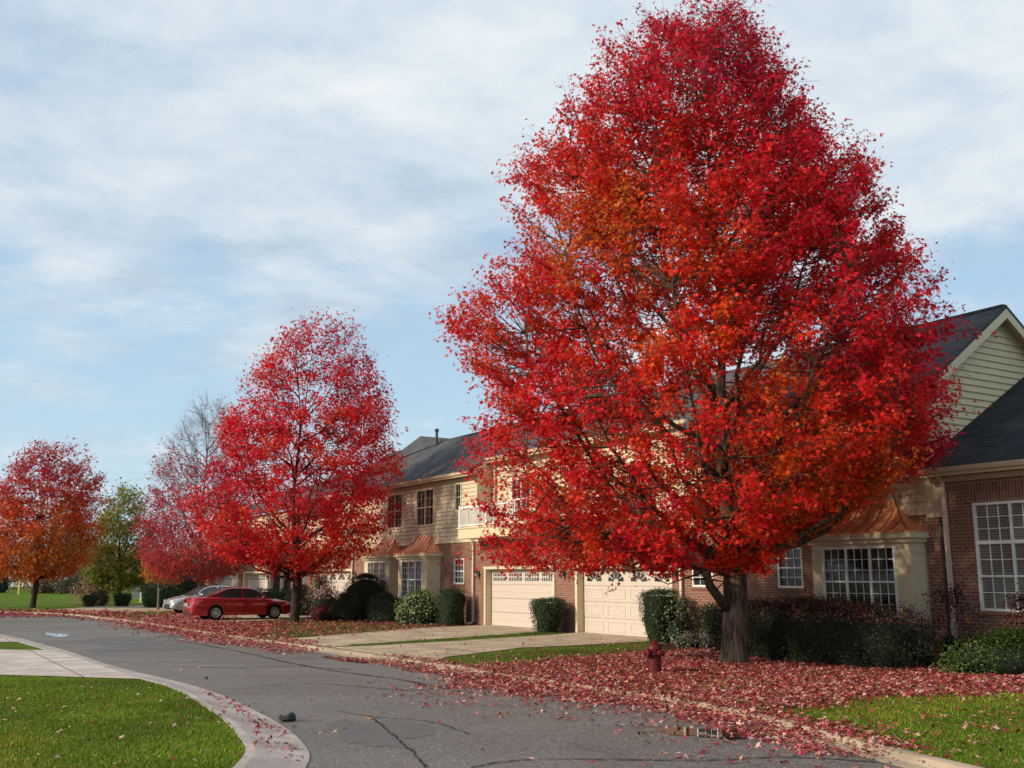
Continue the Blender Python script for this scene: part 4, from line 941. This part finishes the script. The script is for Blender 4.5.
# far bed in front of the western bays
def sp(px, Y): return (at_depth(px, Y), Y)
shrub('clipped_yew', 'upright clipped yew on the brick wall beneath the narrow window', 462, fw(-8.15, .9), (1.05, 1.0, 1.42), BOX, YEW, 5000, .04, 'clipped yews by the garages', ang=FR)
shrub('variegated_shrub', 'pale green mottled shrub below the copper bay beside the upright yew', 436, fw(-9.6, 1.7), (1.9, 1.4, 1.25), DOME, [(.22, .30, .10), (.36, .44, .20), (.12, .18, .05)], 3200, .07, rough=.10)
shrub('clipped_shrub', 'dark low clipped shrub under the nearer copper bay', 405, fw(-12.6, 1.9), (3.2, 1.5, 1.18), DOME, DARK, 9000, .045, rough=.06, ang=FR)
shrub('clipped_shrub', 'big dark ball-shaped shrub between the copper bays', 384, fw(-15.6, 1.6), (2.3, 2.0, 2.05), BALL, DARK, 9000, .045, rough=.05)
shrub('clipped_shrub', 'brown-tinged shrub in front of the dark ball shrub', 376, fw(-14.2, 3.2), (1.7, 1.5, 1.15), DOME, [(.05, .035, .015), (.07, .05, .02), (.03, .03, .015)], 4000, .045, rough=.06)
shrub('hydrangea', 'bush with pink and white flower heads beside the garage', 352, fw(-17.4, 2.9), (1.35, 1.2, 1.3), LOOSE, [(.03, .045, .015), (.05, .03, .02)], 3000, .055, top_cols=[(.6, .35, .36), (.35, .03, .06), (.7, .6, .58)], rough=.10)
shrub('leafy_shrub', 'tall loose shrub with upright shoots before the far garage door', 338, fw(-18.6, 2.6), (1.4, 1.2, 1.85), LOOSE, [(.045, .05, .018), (.07, .065, .025), (.10, .05, .03)], 2600, .07, core=.6, rough=.18)
shrub('chrysanthemum', 'round crimson mum in the grass by the garage drive', 321, (gp(321, 621)[0], gp(321, 621)[1]), (.95, .95, .65), BALL, [(.16, .008, .02), (.24, .015, .03), (.10, .01, .015)], 3000, .04, rough=.03)
shrub('leafy_shrub', 'dark spreading shrub just behind the second maple trunk', 305, sp(303, 53.5), (1.5, 1.2, 1.5), LOOSE, [(.03, .035, .018), (.05, .03, .022)], 2600, .07, core=.7, rough=.14)
shrub('hedge', 'low dark hedge against the wall beyond the red sedan', 278, sp(276, 62), (4.2, 1.2, 1.2), BOX, YEW, 5000, .06, cat='hedge')
shrub('domed_hedge', 'large smooth green domed hedge behind the sapling', 166, sp(167, 68), (2.8, 2.6, 1.38), DOME, [(.025, .06, .012), (.035, .08, .015)], 12000, .06, rough=.03, cat='hedge')
shrub('evergreen_shrub', 'shaggy green shrub between the domed hedge and the silver car', 188, sp(190, 76), (3.0, 2.2, 1.9), LOOSE, [(.035, .05, .018), (.06, .07, .025)], 3500, .08, rough=.15)
shrub('clipped_tub_yew', 'dark flat-topped yew tub left of the brown grasses', 93, sp(92, 69), (.85, .8, .72), TAPER, YEW, 3500, .05, 'flat-topped yews on the far corner')
shrub('clipped_tub_yew', 'dark flat-topped yew tub under the olive tree', 123, sp(124, 70), (1.15, .9, .78), TAPER, YEW, 3500, .05, 'flat-topped yews on the far corner')
shrub('brown_shrub', 'rounded brown shrub beside the left yew tub', 103, sp(102.5, 71), (1.0, .9, .95), BALL, [(.08, .045, .025), (.12, .07, .035)], 2500, .055, rough=.08)
shrub('ornamental_grass', 'tall tawny dried grasses behind the clipped tubs', 97, sp(96, 75), (2.6, 1.5, 2.0), LOOSE, [(.34, .19, .11), (.42, .27, .17), (.25, .13, .08)], 3500, .09, core=.45, rough=.28, cat='grass clump')
for i, (px, Yf, w, h, lab) in enumerate([(76, 128, 4.0, 2.4, 'dark far bush just right of the white van'), (-2, 130, 2.2, 3.0, 'far dark bush at the edge of the white pickup'), (45, 126, 2.6, 1.4, 'tawny far bush right of the lone maple trunk'), (86, 122, 7, 2.4, 'grey green far bush past the lawn by the grasses'), (178, 105, 9, 2.8, 'dense far bush behind the domed hedge')]):
    shrub('far_bush', lab, px + 3, sp(px, Yf), (w, 3, h), DOME, [[(.03, .035, .02), (.06, .05, .03)], [(.03, .035, .02), (.05, .05, .03)], [(.20, .12, .05), (.14, .09, .04)], [(.07, .075, .045), (.11, .08, .05)], [(.04, .05, .025), (.08, .07, .03)]][i], 2200, .14, 'bushes along the far edge of the field', rough=.25)
# ------------------------------------------------------------------ cars
def car(name, label, loc, heading, paint, L=4.8, Wd=1.82, H=1.45, kindc='sedan', cat='car', group=None):
    root = empty(name, loc, heading); tag(root, label, cat, group)
    hl = L / 2; xf = hl - .95; xr = -hl + 1.08; wr = .325; hw = Wd / 2
    if kindc == 'sedan':
        deck = [(-hl, .62), (-hl + .05, .98), (-hl + .25, 1.02), (-1.35, 1.03), (-.9, 1.0), (.9, .96), (1.15, .95), (hl - .75, .89), (hl - .3, .80), (hl - .08, .68), (hl, .48)]
        roof = [(-1.75, 1.02), (-1.2, 1.26), (-.75, H - .03), (-.2, H), (.25, H - .02), (.6, H - .10), (1.0, 1.12), (1.38, .93)]
        pil = [(-1.20, -1.08), (-.14, -.04), (.88, 1.0)]
    elif kindc == 'van':
        deck = [(-hl, .7), (-hl + .04, 1.05), (-1.0, 1.06), (1.2, 1.05), (hl - .9, 1.02), (hl - .15, .85), (hl, .55)]
        roof = [(-hl + .05, 1.05), (-hl + .3, H - .03), (-.5, H), (.7, H - .04), (1.1, H - .15), (hl - .85, 1.03)]
        pil = [(-hl + .35, -hl + .5), (-.9, -.8), (.2, .3), (1.15, 1.25)]
    else:       # pickup
        deck = [(-hl, .6), (-hl + .03, 1.15), (-.4, 1.16), (.9, 1.12), (hl - .9, 1.08), (hl - .15, .98), (hl, .55)]
        roof = [(-.62, 1.15), (-.5, H - .05), (0, H), (.5, H - .03), (.75, H - .1), (1.25, 1.10)]
        pil = [(-.5, -.4), (.0, .08), (.72, .82)]
    dx = [d[0] for d in deck]; dz = [d[1] for d in deck]
    def hwid(x): u = abs(x) / hl; return hw * (1 - .12 * max(0, (u - .55) / .45) ** 2 - .10 * max(0, (u - .9) / .1) ** 2)
    xs = sorted(set(np.round(np.concatenate([np.linspace(-hl, hl, 49), np.linspace(xf - wr - .06, xf + wr + .06, 13), np.linspace(xr - wr - .06, xr + wr + .06, 13)]), 4)))
    rows_ = []
    for x in xs:
        zb = .20 + .10 * max(0, (abs(x) - hl + .35) / .35)
        for xw in (xf, xr):
            d = wr + .055; 
            if abs(x - xw) < d: zb = max(zb, sqrt(d * d - (x - xw) ** 2) + wr)
        zs_ = np.interp(x, dx, dz); w = hwid(x); zb = min(zb, zs_ - .06)
        zm = zb + (zs_ - zb) * .55
        rows_.append([(x, -w * .95, zb), (x, -w * 1.0, zm), (x, -w * .985, zs_ - .10), (x, -w * .90, zs_ - .01), (x, -w * .5, zs_ + .015), (x, 0, zs_ + .02), (x, w * .5, zs_ + .015), (x, w * .90, zs_ - .01), (x, w * .985, zs_ - .10), (x, w * 1.0, zm), (x, w * .95, zb)])
    mb = MB(); m = 11; vs = [p for r in rows_ for p in r]; fs = []
    for i in range(len(rows_) - 1):
        for k in range(m - 1): a = i * m + k; fs.append((a, a + m, a + m + 1, a + 1))
    fs += [tuple(range(m)), tuple((len(rows_) - 1) * m + k for k in range(m))[::-1]]
    mb.add(vs, fs)
    # greenhouse split into paint and glass by station
    rx = [r[0] for r in roof]; rz = [r[1] for r in roof]; gl = {'windshield': MB(), 'rear_window': MB(), 'side_window': MB()}
    gx = sorted(set(np.round(np.concatenate([np.linspace(rx[0], rx[-1], 29), [p for q_ in pil for p in q_]]), 4)))
    zmax = max(rz); ri0 = rx[[i for i, z_ in enumerate(rz) if z_ > zmax - .07][0]]; ri1 = rx[[i for i, z_ in enumerate(rz) if z_ > zmax - .07][-1]]
    G = []
    for x in gx:
        zr = np.interp(x, rx, rz); zd = np.interp(x, dx, dz) - .015; zr = max(zr, zd + .005); f = (zr - zd) / (zmax - .95); f = min(1, f); w = hwid(x)
        G.append([(x, -w * .90, zd), (x, -w * (.90 - .17 * f), zd + (zr - zd) * .88), (x, -w * (.90 - .26 * f), zr - .012), (x, 0, zr + .012), (x, w * (.90 - .26 * f), zr - .012), (x, w * (.90 - .17 * f), zd + (zr - zd) * .88), (x, w * .90, zd)])
    for i in range(len(gx) - 1):
        xm = (gx[i] + gx[i + 1]) / 2; isp = any(a <= xm <= b for a, b in pil) ; zr = np.interp(xm, rx, rz); zd = np.interp(xm, dx, dz)
        for k in range(6):
            qd = (G[i][k], G[i + 1][k], G[i + 1][k + 1], G[i][k + 1])
            if k in (0, 5):
                tgt = gl['side_window'] if (not isp and zr - zd > .10 and (kindc != 'sedan' or -1.28 < xm < 1.15)) else mb
            elif k in (2, 3): tgt = gl['windshield'] if xm > ri1 else (gl['rear_window'] if xm < ri0 else mb)
            else: tgt = mb
            tgt.quad(*qd)
    body = mb.build('body', paint, root, smooth=True)
    for k, g in gl.items():
        if g.v: g.build(k, 'car_glass', root, smooth=False)
    ub = MB(); ub.box(-hl + .25, hl - .25, -hw * .80, hw * .80, .22, .60); ub.box(-hl + .02, -hl + .3, -hw * .7, hw * .7, .25, .5); ub.build('underbody', 'plastic_dark', root)
    for sx, nm in ((hl, 'headlight'), (-hl, 'tail_light')):
        for sd in (-1, 1):
            lb = MB(); x0 = sx * .985; zt_ = .66 if sx > 0 else .86
            w = hwid(x0); w2 = hwid(sx * .80)
            lb.add([(x0 + .03 * np.sign(sx), sd * w * .55, zt_ - .10), (x0 + .03 * np.sign(sx), sd * w * .55, zt_ + .03), (x0 - .02 * np.sign(sx), sd * (w * 1.0), zt_ + .06), (x0 - .02 * np.sign(sx), sd * (w * 1.0), zt_ - .09),
                    (sx * .83, sd * (w2 * .995 + .012), zt_ + .07), (sx * .83, sd * (w2 * .995 + .012), zt_ - .0)], [(0, 1, 2, 3), (3, 2, 4, 5)])
            lb.build(nm, 'lamp_clear' if sx > 0 else 'tail_red', root)
    bp = MB(); 
    bp.box(hl - .02, hl + .02, -hw * .45, hw * .45, .30, .50); bp.box(-hl - .02, -hl + .02, -hw * .45, hw * .45, .30, .42); bp.build('bumper_grille', 'plastic_dark', root)
    pt = MB(); pt.box(-hl - .035, -hl - .02, -.26, .26, .62, .76); pt.build('number_plate', 'grey_box', root)
    tr = MB()
    for sd in (-1, 1):
        y = sd * (hw + .004)
        for x in (-.95 if kindc == 'sedan' else -1.2, .0, 1.05): tr.box(x - .006, x + .006, y - sd * .02, y, .32, .9)
    tr.build('door_gap', 'dark_gap', root)
    for sd in (-1, 1):
        for x in (-.75, .28):
            hb = MB(); hb.box(x, x + .16, sd * (hw - .01), sd * (hw + .03), .80, .83); hb.build('door_handle', paint, root, bevel=.006)
        mr = MB(); mr.lathe([(.02, 0), (.075, .03), (.085, .10), (.06, .16), (.01, .18)], (.86, sd * (hw - .02) + (0 if sd > 0 else -.16), .98), 10, axis='y'); mr.build('wing_mirror', paint, root, smooth=True)
    for x in (xf, xr):
        for sd in (-1, 1):
            y = sd * (hw - .115)
            wh_ = empty('wheel', (x, y, wr)); wh_.parent = root
            ty = MB(); ty.lathe([(.21, -.10), (.30, -.105), (wr, -.08), (wr, .08), (.30, .105), (.21, .10), (.20, 0), (.21, -.10)], (0, 0, 0), 28, axis='y', cap=False); ty.build('tyre', 'tyre', wh_, smooth=True)
            rm = MB(); rm.lathe([(.02, -.085 * 1), (.05, -.085), (.05, .085), (.02, .085)], (0, 0, 0), 12, axis='y'); rm.lathe([(.185, -.088), (.215, -.098), (.215, .098), (.185, .088), (.185, -.088)], (0, 0, 0), 28, axis='y', cap=False)
            for k in range(10):
                a = 2 * pi * k / 10; c, s_ = cos(a), sin(a)
                for (ya, yb) in ((.07, .085), (-.085, -.07)):
                    rm.add([(c * .04 - s_ * .022, ya, s_ * .04 + c * .022), (c * .04 + s_ * .022, ya, s_ * .04 - c * .022), (c * .19 + s_ * .016, ya, s_ * .19 - c * .016), (c * .19 - s_ * .016, ya, s_ * .19 + c * .016),
                            (c * .04 - s_ * .022, yb, s_ * .04 + c * .022), (c * .04 + s_ * .022, yb, s_ * .04 - c * .022), (c * .19 + s_ * .016, yb, s_ * .19 - c * .016), (c * .19 - s_ * .016, yb, s_ * .19 + c * .016)],
                           [(0, 1, 2, 3), (7, 6, 5, 4), (0, 4, 5, 1), (1, 5, 6, 2), (2, 6, 7, 3), (3, 7, 4, 0)])
            rm.build('rim', 'alloy', wh_)
            ds = MB(); ds.lathe([(.01, -.03), (.19, -.03), (.19, .03), (.01, .03)], (0, 0, 0), 20, axis='y'); ds.build('brake_disc', 'plastic_dark', wh_)
    return root
inw = math.atan2(-N[1], -N[0])
car('parked_car', 'glossy red sedan parked in the leaf-covered drive beyond the second maple', (at_depth(240, 49.0), 49.0, .02), inw + radians(1), 'car_red', L=4.8, H=1.48)
car('parked_car', 'silver sedan facing the street, half hidden behind the red sedan', (at_depth(212, 57.5), 57.5, .02), inw + pi + radians(6), 'car_silver', L=4.8, H=1.48)
car('pickup_truck', 'white pickup truck parked beyond the field behind the orange maple', (at_depth(22, 190), 190, .0), radians(175), 'car_white', L=5.6, Wd=2.0, H=1.9, kindc='pickup', cat='pickup truck')
car('parked_van', 'white van parked beyond the field right of the orange maple trunk', (at_depth(59, 175), 175, .0), radians(160), 'car_white', L=4.9, Wd=2.0, H=2.1, kindc='van', cat='van')
# ------------------------------------------------------------------ hydrant and small street things
hx = gp(655, 674)
hyd = empty('fire_hydrant', (hx[0], hx[1], 0), radians(8)); tag(hyd, 'weathered red fire hydrant standing in fallen leaves beside the big maple', 'fire hydrant')
hyd.scale = (1.18, 1.18, .97); hyd.rotation_euler = (0, 0, radians(-58))
b = MB(); b.lathe([(.17, 0), (.17, .035), (.125, .04), (.115, .06), (.112, .40), (.15, .405), (.15, .435), (.125, .44), (.13, .50)], n=24); b.build('barrel', 'hydrant_red', hyd, smooth=False)
b = MB(); b.lathe([(.135, .50), (.135, .53), (.125, .56), (.10, .61), (.06, .645), (.035, .655), (.035, .67)], n=24); b.lathe([(.028, .67), (.028, .71), (.015, .715)], n=5); b.build('bonnet', 'hydrant_red', hyd, smooth=False)
for (ax, sg, R_, ln) in (('x', -1, .055, .10), ('x', 1, .055, .10), ('y', -1, .075, .09)):
    n_ = MB(); prof = [(R_ * .8, .08), (R_ * .8, .11 + ln * .3), (R_ * 1.15, .11 + ln * .35), (R_ * 1.15, .11 + ln), (R_ * .6, .115 + ln), (R_ * .3, .116 + ln), (R_ * .3, .14 + ln)]
    n_.lathe(prof, (0, 0, 0), 14, axis=ax)
    o = n_.build('nozzle', 'hydrant_red', hyd)
    if sg < 0:
        for v in o.data.vertices:
            if ax == 'x': v.co.x = -v.co.x
            else: v.co.y = -v.co.y
    for v in o.data.vertices: v.co.z += .44
    for p_ in o.data.polygons: p_.flip() if sg < 0 else None
b = MB()
for k in range(8): a = k * pi / 4; b.lathe([(.014, .035), (.014, .055)], (cos(a) * .15, sin(a) * .15, 0), 6)
b.build('flange_bolt', 'rust', hyd)
st = gp(288, 721, -.1); sb = MB(); sb.lathe([(.09, 0), (.12, .03), (.10, .07), (.05, .095), (.01, .10)], n=9)
sto = sb.build('stone', 'stone_dark', smooth=False)
for v in sto.data.vertices: v.co.x *= 1 + .35 * sin(v.co.y * 40); v.co.z *= 1 + .3 * sin(v.co.x * 30)
sto.location = (st[0], st[1], RZ); tag(sto, 'small dark stone lying in the road at the kerb bend', 'stone')
def post(name, label, px, Y, w, h, m, arm=0):
    r = empty(name, (at_depth(px, Y), Y, 0)); tag(r, label, 'post'); p = MB(); p.box(-w / 2, w / 2, -w / 2, w / 2, 0, h); p.build('shaft', m, r, bevel=.01)
    c = MB(); c.add([(-w * .6, -w * .6, h), (w * .6, -w * .6, h), (w * .6, w * .6, h), (-w * .6, w * .6, h), (0, 0, h + w)], [(0, 1, 4), (1, 2, 4), (2, 3, 4), (3, 0, 4), (3, 2, 1, 0)]); c.build('cap', m, r)
    if arm: a = MB(); a.box(-arm, arm, -.03, .03, h - .22, h - .08); a.build('arm', m, r)
    return r
post('marker_post', 'thin yellow marker post in the field below the white pickup', 20, 118, .16, 1.35, 'yellow_post')
post('marker_post', 'pale green marker post in the field by the white van', 66, 122, .18, 1.75, 'green_post')
post('sign_post', 'short white post standing on the lawn by the domed hedge', 142, 80, .09, .75, 'white_paint')
ub = empty('utility_box', (at_depth(137.5, 96), 96, 0), .3); tag(ub, 'grey utility cabinet on the lawn between the olive tree and domed hedge', 'utility box')
b = MB(); b.box(-.35, .35, -.3, .3, .08, 1.35); b.box(-.40, .40, -.35, .35, 1.35, 1.41); b.build('cabinet', 'grey_box', ub, bevel=.02); b = MB(); b.box(-.45, .45, -.4, .4, 0, .08); b.build('pad', 'limestone', ub); b = MB(); b.box(-.3, .3, -.325, -.3, .2, 1.25); b.build('cabinet_door', 'grey_box', ub, bevel=.01)
ub = empty('utility_box', (at_depth(105, 72.5), 72.5, 0), 0); tag(ub, 'small tan pedestal box beside the brown round shrub', 'utility box'); b = MB(); b.box(-.14, .14, -.12, .12, 0, .62); b.box(-.17, .17, -.15, .15, .62, .68); b.build('pedestal', 'far_wall', ub, bevel=.02)
# low building across the field
fb = empty('far_building', (at_depth(140, 205), 205, 0), .12); tag(fb, 'long low pale building across the field behind the olive tree', 'building')
b = MB(); b.box(-11, 13, 0, 9, 0, 2.9); b.build('wall', 'far_wall', fb)
b = MB(); b.add([(-11.6, -.6, 2.9), (13.6, -.6, 2.9), (13.6, 9.6, 2.9), (-11.6, 9.6, 2.9), (-8, 4.5, 5.2), (10, 4.5, 5.2)], [(0, 1, 5, 4), (1, 2, 5), (2, 3, 4, 5), (3, 0, 4), (3, 2, 1, 0)]); b.build('roof', 'far_roof', fb)
for k in range(5): w_ = MB(); w_.box(-9 + k * 4.4, -7.2 + k * 4.4, -.03, .02, .9, 2.3); w_.build('window', 'window_glass', fb)
# woods along the horizon
n = 26000; X = rng.uniform(-230, 160, n); Yw = rng.uniform(262, 300, n); hmax = 6.5 + 4.0 * vnoise(np.stack([X, X * 0, X * 0], 1), .06, 4) + 3 * vnoise(np.stack([X, X * 0, X * 0], 1), .21, 5)
Z = hmax * rng.random(n) ** .7; P = np.stack([X, Yw, Z], 1); pal = np.array([(.22, .14, .10), (.28, .19, .13), (.14, .13, .08), (.30, .15, .07), (.20, .20, .13)])  # woods palette lightened: distance haze is put into the leaf colours
ci = np.clip((vnoise(P, .09, 6) * 5 + rng.normal(0, .6, n)).astype(int), 0, 4)
V, Fc, Cc = leaf_cloud(P, rng.normal(size=(n, 3)) + (0, -1, .4), .75 * rng.uniform(.6, 1.4, n), pal[ci] * rng.uniform(.6, 1.3, (n, 1)), 'maple3')
o = fast_mesh('distant_woods', V, Fc, Cc, 'shrub_leaf'); tag(o, 'hazy brown autumn woods along the far side of the field', 'woods', kind='stuff')
# ------------------------------------------------------------------ fallen leaves (real leaves lying on what is under them)
def seg_d(P, A, B):
    A = np.array(A); B = np.array(B); d = B - A; t = np.clip(((P - A) @ d) / (d @ d), 0, 1); return np.linalg.norm(P - (A + t[:, None] * d), axis=1)
def inpoly(P, poly):
    x, y = P[:, 0], P[:, 1]; c = np.zeros(len(P), bool); n_ = len(poly)
    for i in range(n_):
        x0, y0 = poly[i]; x1, y1 = poly[(i + 1) % n_]
        k = ((y0 > y) != (y1 > y)) & (x < (x1 - x0) * (y - y0) / (y1 - y0 + 1e-12) + x0); c ^= k
    return c
def sdist(P, poly):
    d = np.min([seg_d(P, poly[i], poly[(i + 1) % len(poly)]) for i in range(len(poly))], axis=0); return np.where(inpoly(P, poly), d, -d)
road_side = [p for p in R_edge]
Rpoly = [p for p in R_edge] + [(-800, 250), (-800, 1200), (800, 1200), (800, -60)]
RpolyIn = [p for p in R_kin] + [(-800, 250), (-800, 1200), (800, 1200), (800, -60)]
Lpoly = [p for p in L_out] + [(-300, 0.2), (-300, 80)]
LpolyIn = lawnL
def ground_z(P):
    z = np.full(len(P), RZ)
    for poly, line, wd in ((Rpoly, R_edge, .34), (Lpoly, L_out, .62)):
        a = inpoly(P, poly); d = np.min([seg_d(P[a], line[i], line[i + 1]) for i in range(len(line) - 1)], axis=0) if a.any() else np.zeros(0)
        z[a] = np.interp(d / wd, [0, .4, .6, 1], [-.085, -.062, .006, .02])
    a = inpoly(P, RpolyIn) | inpoly(P, LpolyIn); z[a] = .022
    return z
LEAFPAL = np.array([(.34, .03, .045), (.24, .016, .030), (.46, .11, .11), (.16, .05, .025), (.58, .33, .28), (.50, .22, .11)])
def litter(name, label, poly, dens, soft, size, seed, pale=.20, cluster=.5):
    rg = np.random.default_rng(seed); pl = np.array(poly); lo = pl.min(0) - soft * 2; hi = pl.max(0) + soft * 2
    n_ = int(dens * np.prod(hi - lo)); P = rg.uniform(lo, hi, (n_, 2))
    sd = sdist(P, poly); nz = vnoise(np.hstack([P, P[:, :1] * 0]), 1.3, seed) - .5; nz2 = vnoise(np.hstack([P, P[:, :1] * 0]), .45, seed + 1) - .5
    pr = 1 / (1 + np.exp(-(sd + nz * 1.1 * soft + nz2 * 1.2 * soft) / (soft * .33))); keep = rg.random(n_) < pr * (1 - cluster * (nz < -.12) * .8); P = P[keep]; n_ = len(P)
    z = ground_z(P) + rg.uniform(.004, .035, n_); C_ = LEAFPAL[rg.choice(6, n_, p=np.array([.30, .26, .17, .12, pale * .5, .15]) / (1.0 + pale * .5))] * rg.uniform(.65, 1.25, (n_, 1))
    nr = rg.normal(size=(n_, 3)) * .38 + (0, 0, 1)
    V, Fc, Cc = leaf_cloud(np.column_stack([P, z]), nr, size * rg.uniform(.5, 1.45, n_), C_, 'maple3')
    o = fast_mesh(name, V, Fc, Cc, 'fallen_leaf'); tag(o, label, 'fallen leaves', kind='stuff'); return n_
G2 = lambda px, py, z=0: tuple(gp(px, py, z)[:2])
denseA = [G2(450, 676), G2(520, 664), G2(600, 656), G2(690, 652), G2(780, 660), G2(940, 668), G2(1060, 676), G2(1060, 686), G2(960, 692), G2(850, 700), G2(790, 716), G2(900, 748, -.1), G2(860, 752, -.1), G2(790, 736, -.1), G2(720, 722, -.1), G2(640, 712, -.1), G2(540, 698, -.1), G2(450, 686, -.1)]
litter('fallen_leaves', 'thick carpet of crimson leaves spread under the biggest maple', denseA, 620, .55, .050, 3, .5)
drift = [tuple(p) for p in offset(R_edge, .46) if p[1] < 27 and p[1] > 12.2] + [tuple(p) for p in offset(R_edge, -.55) if p[1] < 27 and p[1] > 12.2][::-1]
litter('fallen_leaves', 'drift of crimson leaves burying the kerb below the biggest maple', drift, 420, .22, .050, 13, .4, .3)
drift = [tuple(p) for p in offset(R_edge, .40) if p[1] < 52 and p[1] > 30] + [tuple(p) for p in offset(R_edge, -.30) if p[1] < 52 and p[1] > 30][::-1]
litter('fallen_leaves', 'red leaves heaped along the kerb by the second maple', drift, 120, .3, .065, 14, .4, .5)
sparse = [G2(400, 690), G2(440, 664), G2(640, 642), G2(1060, 664), G2(1060, 740), G2(960, 768), G2(820, 768, -.1), G2(560, 720, -.1)]
litter('fallen_leaves', 'loose red leaves scattered round the edges of the carpet', sparse, 34, 1.0, .050, 4, .28, .9)
farM = [G2(240, 622), G2(300, 620), G2(430, 620), G2(445, 627), G2(330, 637), G2(250, 637)]
litter('fallen_leaves', 'thin scatter of red leaves over the brownish verge grass', farM, 42, .9, .062, 15, .3, .9)
farB = [G2(130, 619), G2(195, 611), G2(225, 622), G2(262, 624), G2(262, 631), G2(230, 635), G2(190, 632), G2(150, 626)]
litter('fallen_leaves', 'red leaves covering the drive and verge around the parked sedans', farB, 120, 1.2, .075, 5, .16)
edgeB = [G2(110, 617), G2(200, 630), G2(240, 635), G2(300, 641), G2(330, 648), G2(300, 650), G2(240, 643), G2(190, 634), G2(120, 621)]
litter('fallen_leaves', 'band of red leaves along the verge edge by the second maple', edgeB, 110, .5, .07, 6, .25)
farC = [G2(-20, 611), G2(80, 611), G2(130, 613), G2(120, 616.5), G2(60, 615.5), G2(-20, 614.5)]
litter('fallen_leaves', 'rusty leaf litter along the far bend of the road', farC, 40, 1.5, .14, 7, .10)
lfL = [G2(0, 684), G2(150, 684), G2(215, 705), G2(250, 768), G2(0, 768)]
litter('fallen_leaves', 'few scattered pale and red leaves on the near left lawn', lfL, 7, .5, .045, 8, .9, .9)
kbL = [G2(205, 690), G2(240, 702), G2(285, 740), G2(275, 756), G2(250, 722), G2(215, 700)]
litter('fallen_leaves', 'dead red leaves gathered along the curved kerb', kbL, 90, .25, .05, 9, .10, .9)
rdL = [G2(150, 655), G2(400, 672), G2(640, 730), G2(900, 768), G2(320, 768), G2(250, 700)]
litter('fallen_leaves', 'stray leaves dotted over the open asphalt', rdL, 1.6, 1.0, .055, 10, .25)
drL = [G2(330, 650), G2(400, 630), G2(560, 636), G2(640, 642), G2(500, 655), G2(400, 660)]
litter('fallen_leaves', 'stray leaves dotted over the concrete drives', drL, 3.0, 1.0, .055, 12, .25)
# ------------------------------------------------------------------ grass blades where the lawn is close
def blades(name, label, poly, dens, h, cols, seed, excl=()):
    rg = np.random.default_rng(seed); pl = np.array(poly); lo = pl.min(0); hi = pl.max(0); n_ = int(dens * np.prod(hi - lo)); P = rg.uniform(lo, hi, (n_, 2)); k = inpoly(P, poly)
    for e in excl: k &= ~inpoly(P, e)
    P = P[k]; n_ = len(P); tk = vnoise(np.column_stack([P, P[:, 0] * 0]), 2.2, seed + 9); k = rg.random(n_) < .45 + .8 * tk; P = P[k]; tk = tk[k]; n_ = len(P); hh = h * (.55 + .8 * tk) * rg.uniform(.5, 1.3, n_); a = rg.uniform(0, 2 * pi, n_); w = .006 + .004 * rg.random(n_)
    dx_ = np.stack([np.cos(a), np.sin(a)], 1) * w[:, None]; tip = rg.normal(size=(n_, 2)) * hh[:, None] * .35
    V = np.empty((n_, 3, 3)); V[:, 0, :2] = P - dx_; V[:, 1, :2] = P + dx_; V[:, 0, 2] = V[:, 1, 2] = 0; V[:, 2, :2] = P + tip; V[:, 2, 2] = hh
    nz = vnoise(np.column_stack([P, P[:, 0] * 0]), .9, seed)[:, None]; C_ = np.array(cols)[rg.integers(0, len(cols), n_)] * rg.uniform(.7, 1.25, (n_, 1)) * (.60 + .8 * nz) * (1 + np.array([.35, .05, .2]) * (vnoise(np.column_stack([P, P[:, 0] * 0]), .6, seed + 4)[:, None] > .62))
    o = fast_mesh(name, V.reshape(-1, 3), np.arange(n_ * 3).reshape(-1, 3), np.repeat(C_, 3, axis=0), 'grass_blade'); tag(o, label, 'grass', kind='stuff')
GR = [(.125, .205, .008), (.165, .26, .012), (.085, .14, .008), (.20, .22, .03)]
nearL = [p for p in L_in if 10.2 < p[1] < 19.6]
nearL = nearL + [(-3.2, 10.2), (-12, 10.2), (-12, 21.2), (-10.2, 21.1), (-7.3, 20.3)]
blades('grass', 'short bright green grass of the near left lawn', nearL, 1500, .04, GR, 1)
stripL = [G2(-5, 643.5), G2(57, 651), G2(50, 651.4), G2(-5, 651)]
R_in = [tuple(p) for p in R_kin]
nearR = [p for p in R_in if 8 < p[1] < 18.5] + [tuple(fw(15.5, 8.6)[:2]), tuple(fw(15.5, 3.5)[:2]), tuple(fw(24, 3.0)[:2]), tuple(fw(28, 6)[:2])]
blades('grass', 'short green grass showing through leaves on the right lawn', nearR, 700, .04, GR, 2)
midR = [tuple(fw(*p)[:2]) for p in [(5.2, 3), (7.5, 9.4), (8.8, 10.0), (16, 9.8), (15, 5), (9, 3.6)]]
blades('grass', 'green grass strip edging the nearer concrete drive', midR, 500, .045, [(.07, .14, .01), (.10, .16, .015), (.14, .14, .03)], 3)
midS = [tuple(fw(*p)[:2]) for p in [(-1.75, 0.6), (.2, 5), (1.72, 9.3), (2.48, 10.1), (2.48, 9.3), (1.88, 6.5), (.78, 2.6), (-.1, .6)]]
blades('grass', 'narrow green grass strip between the two concrete drives', midS, 500, .05, [(.07, .14, .01), (.10, .16, .015), (.13, .15, .03)], 4)
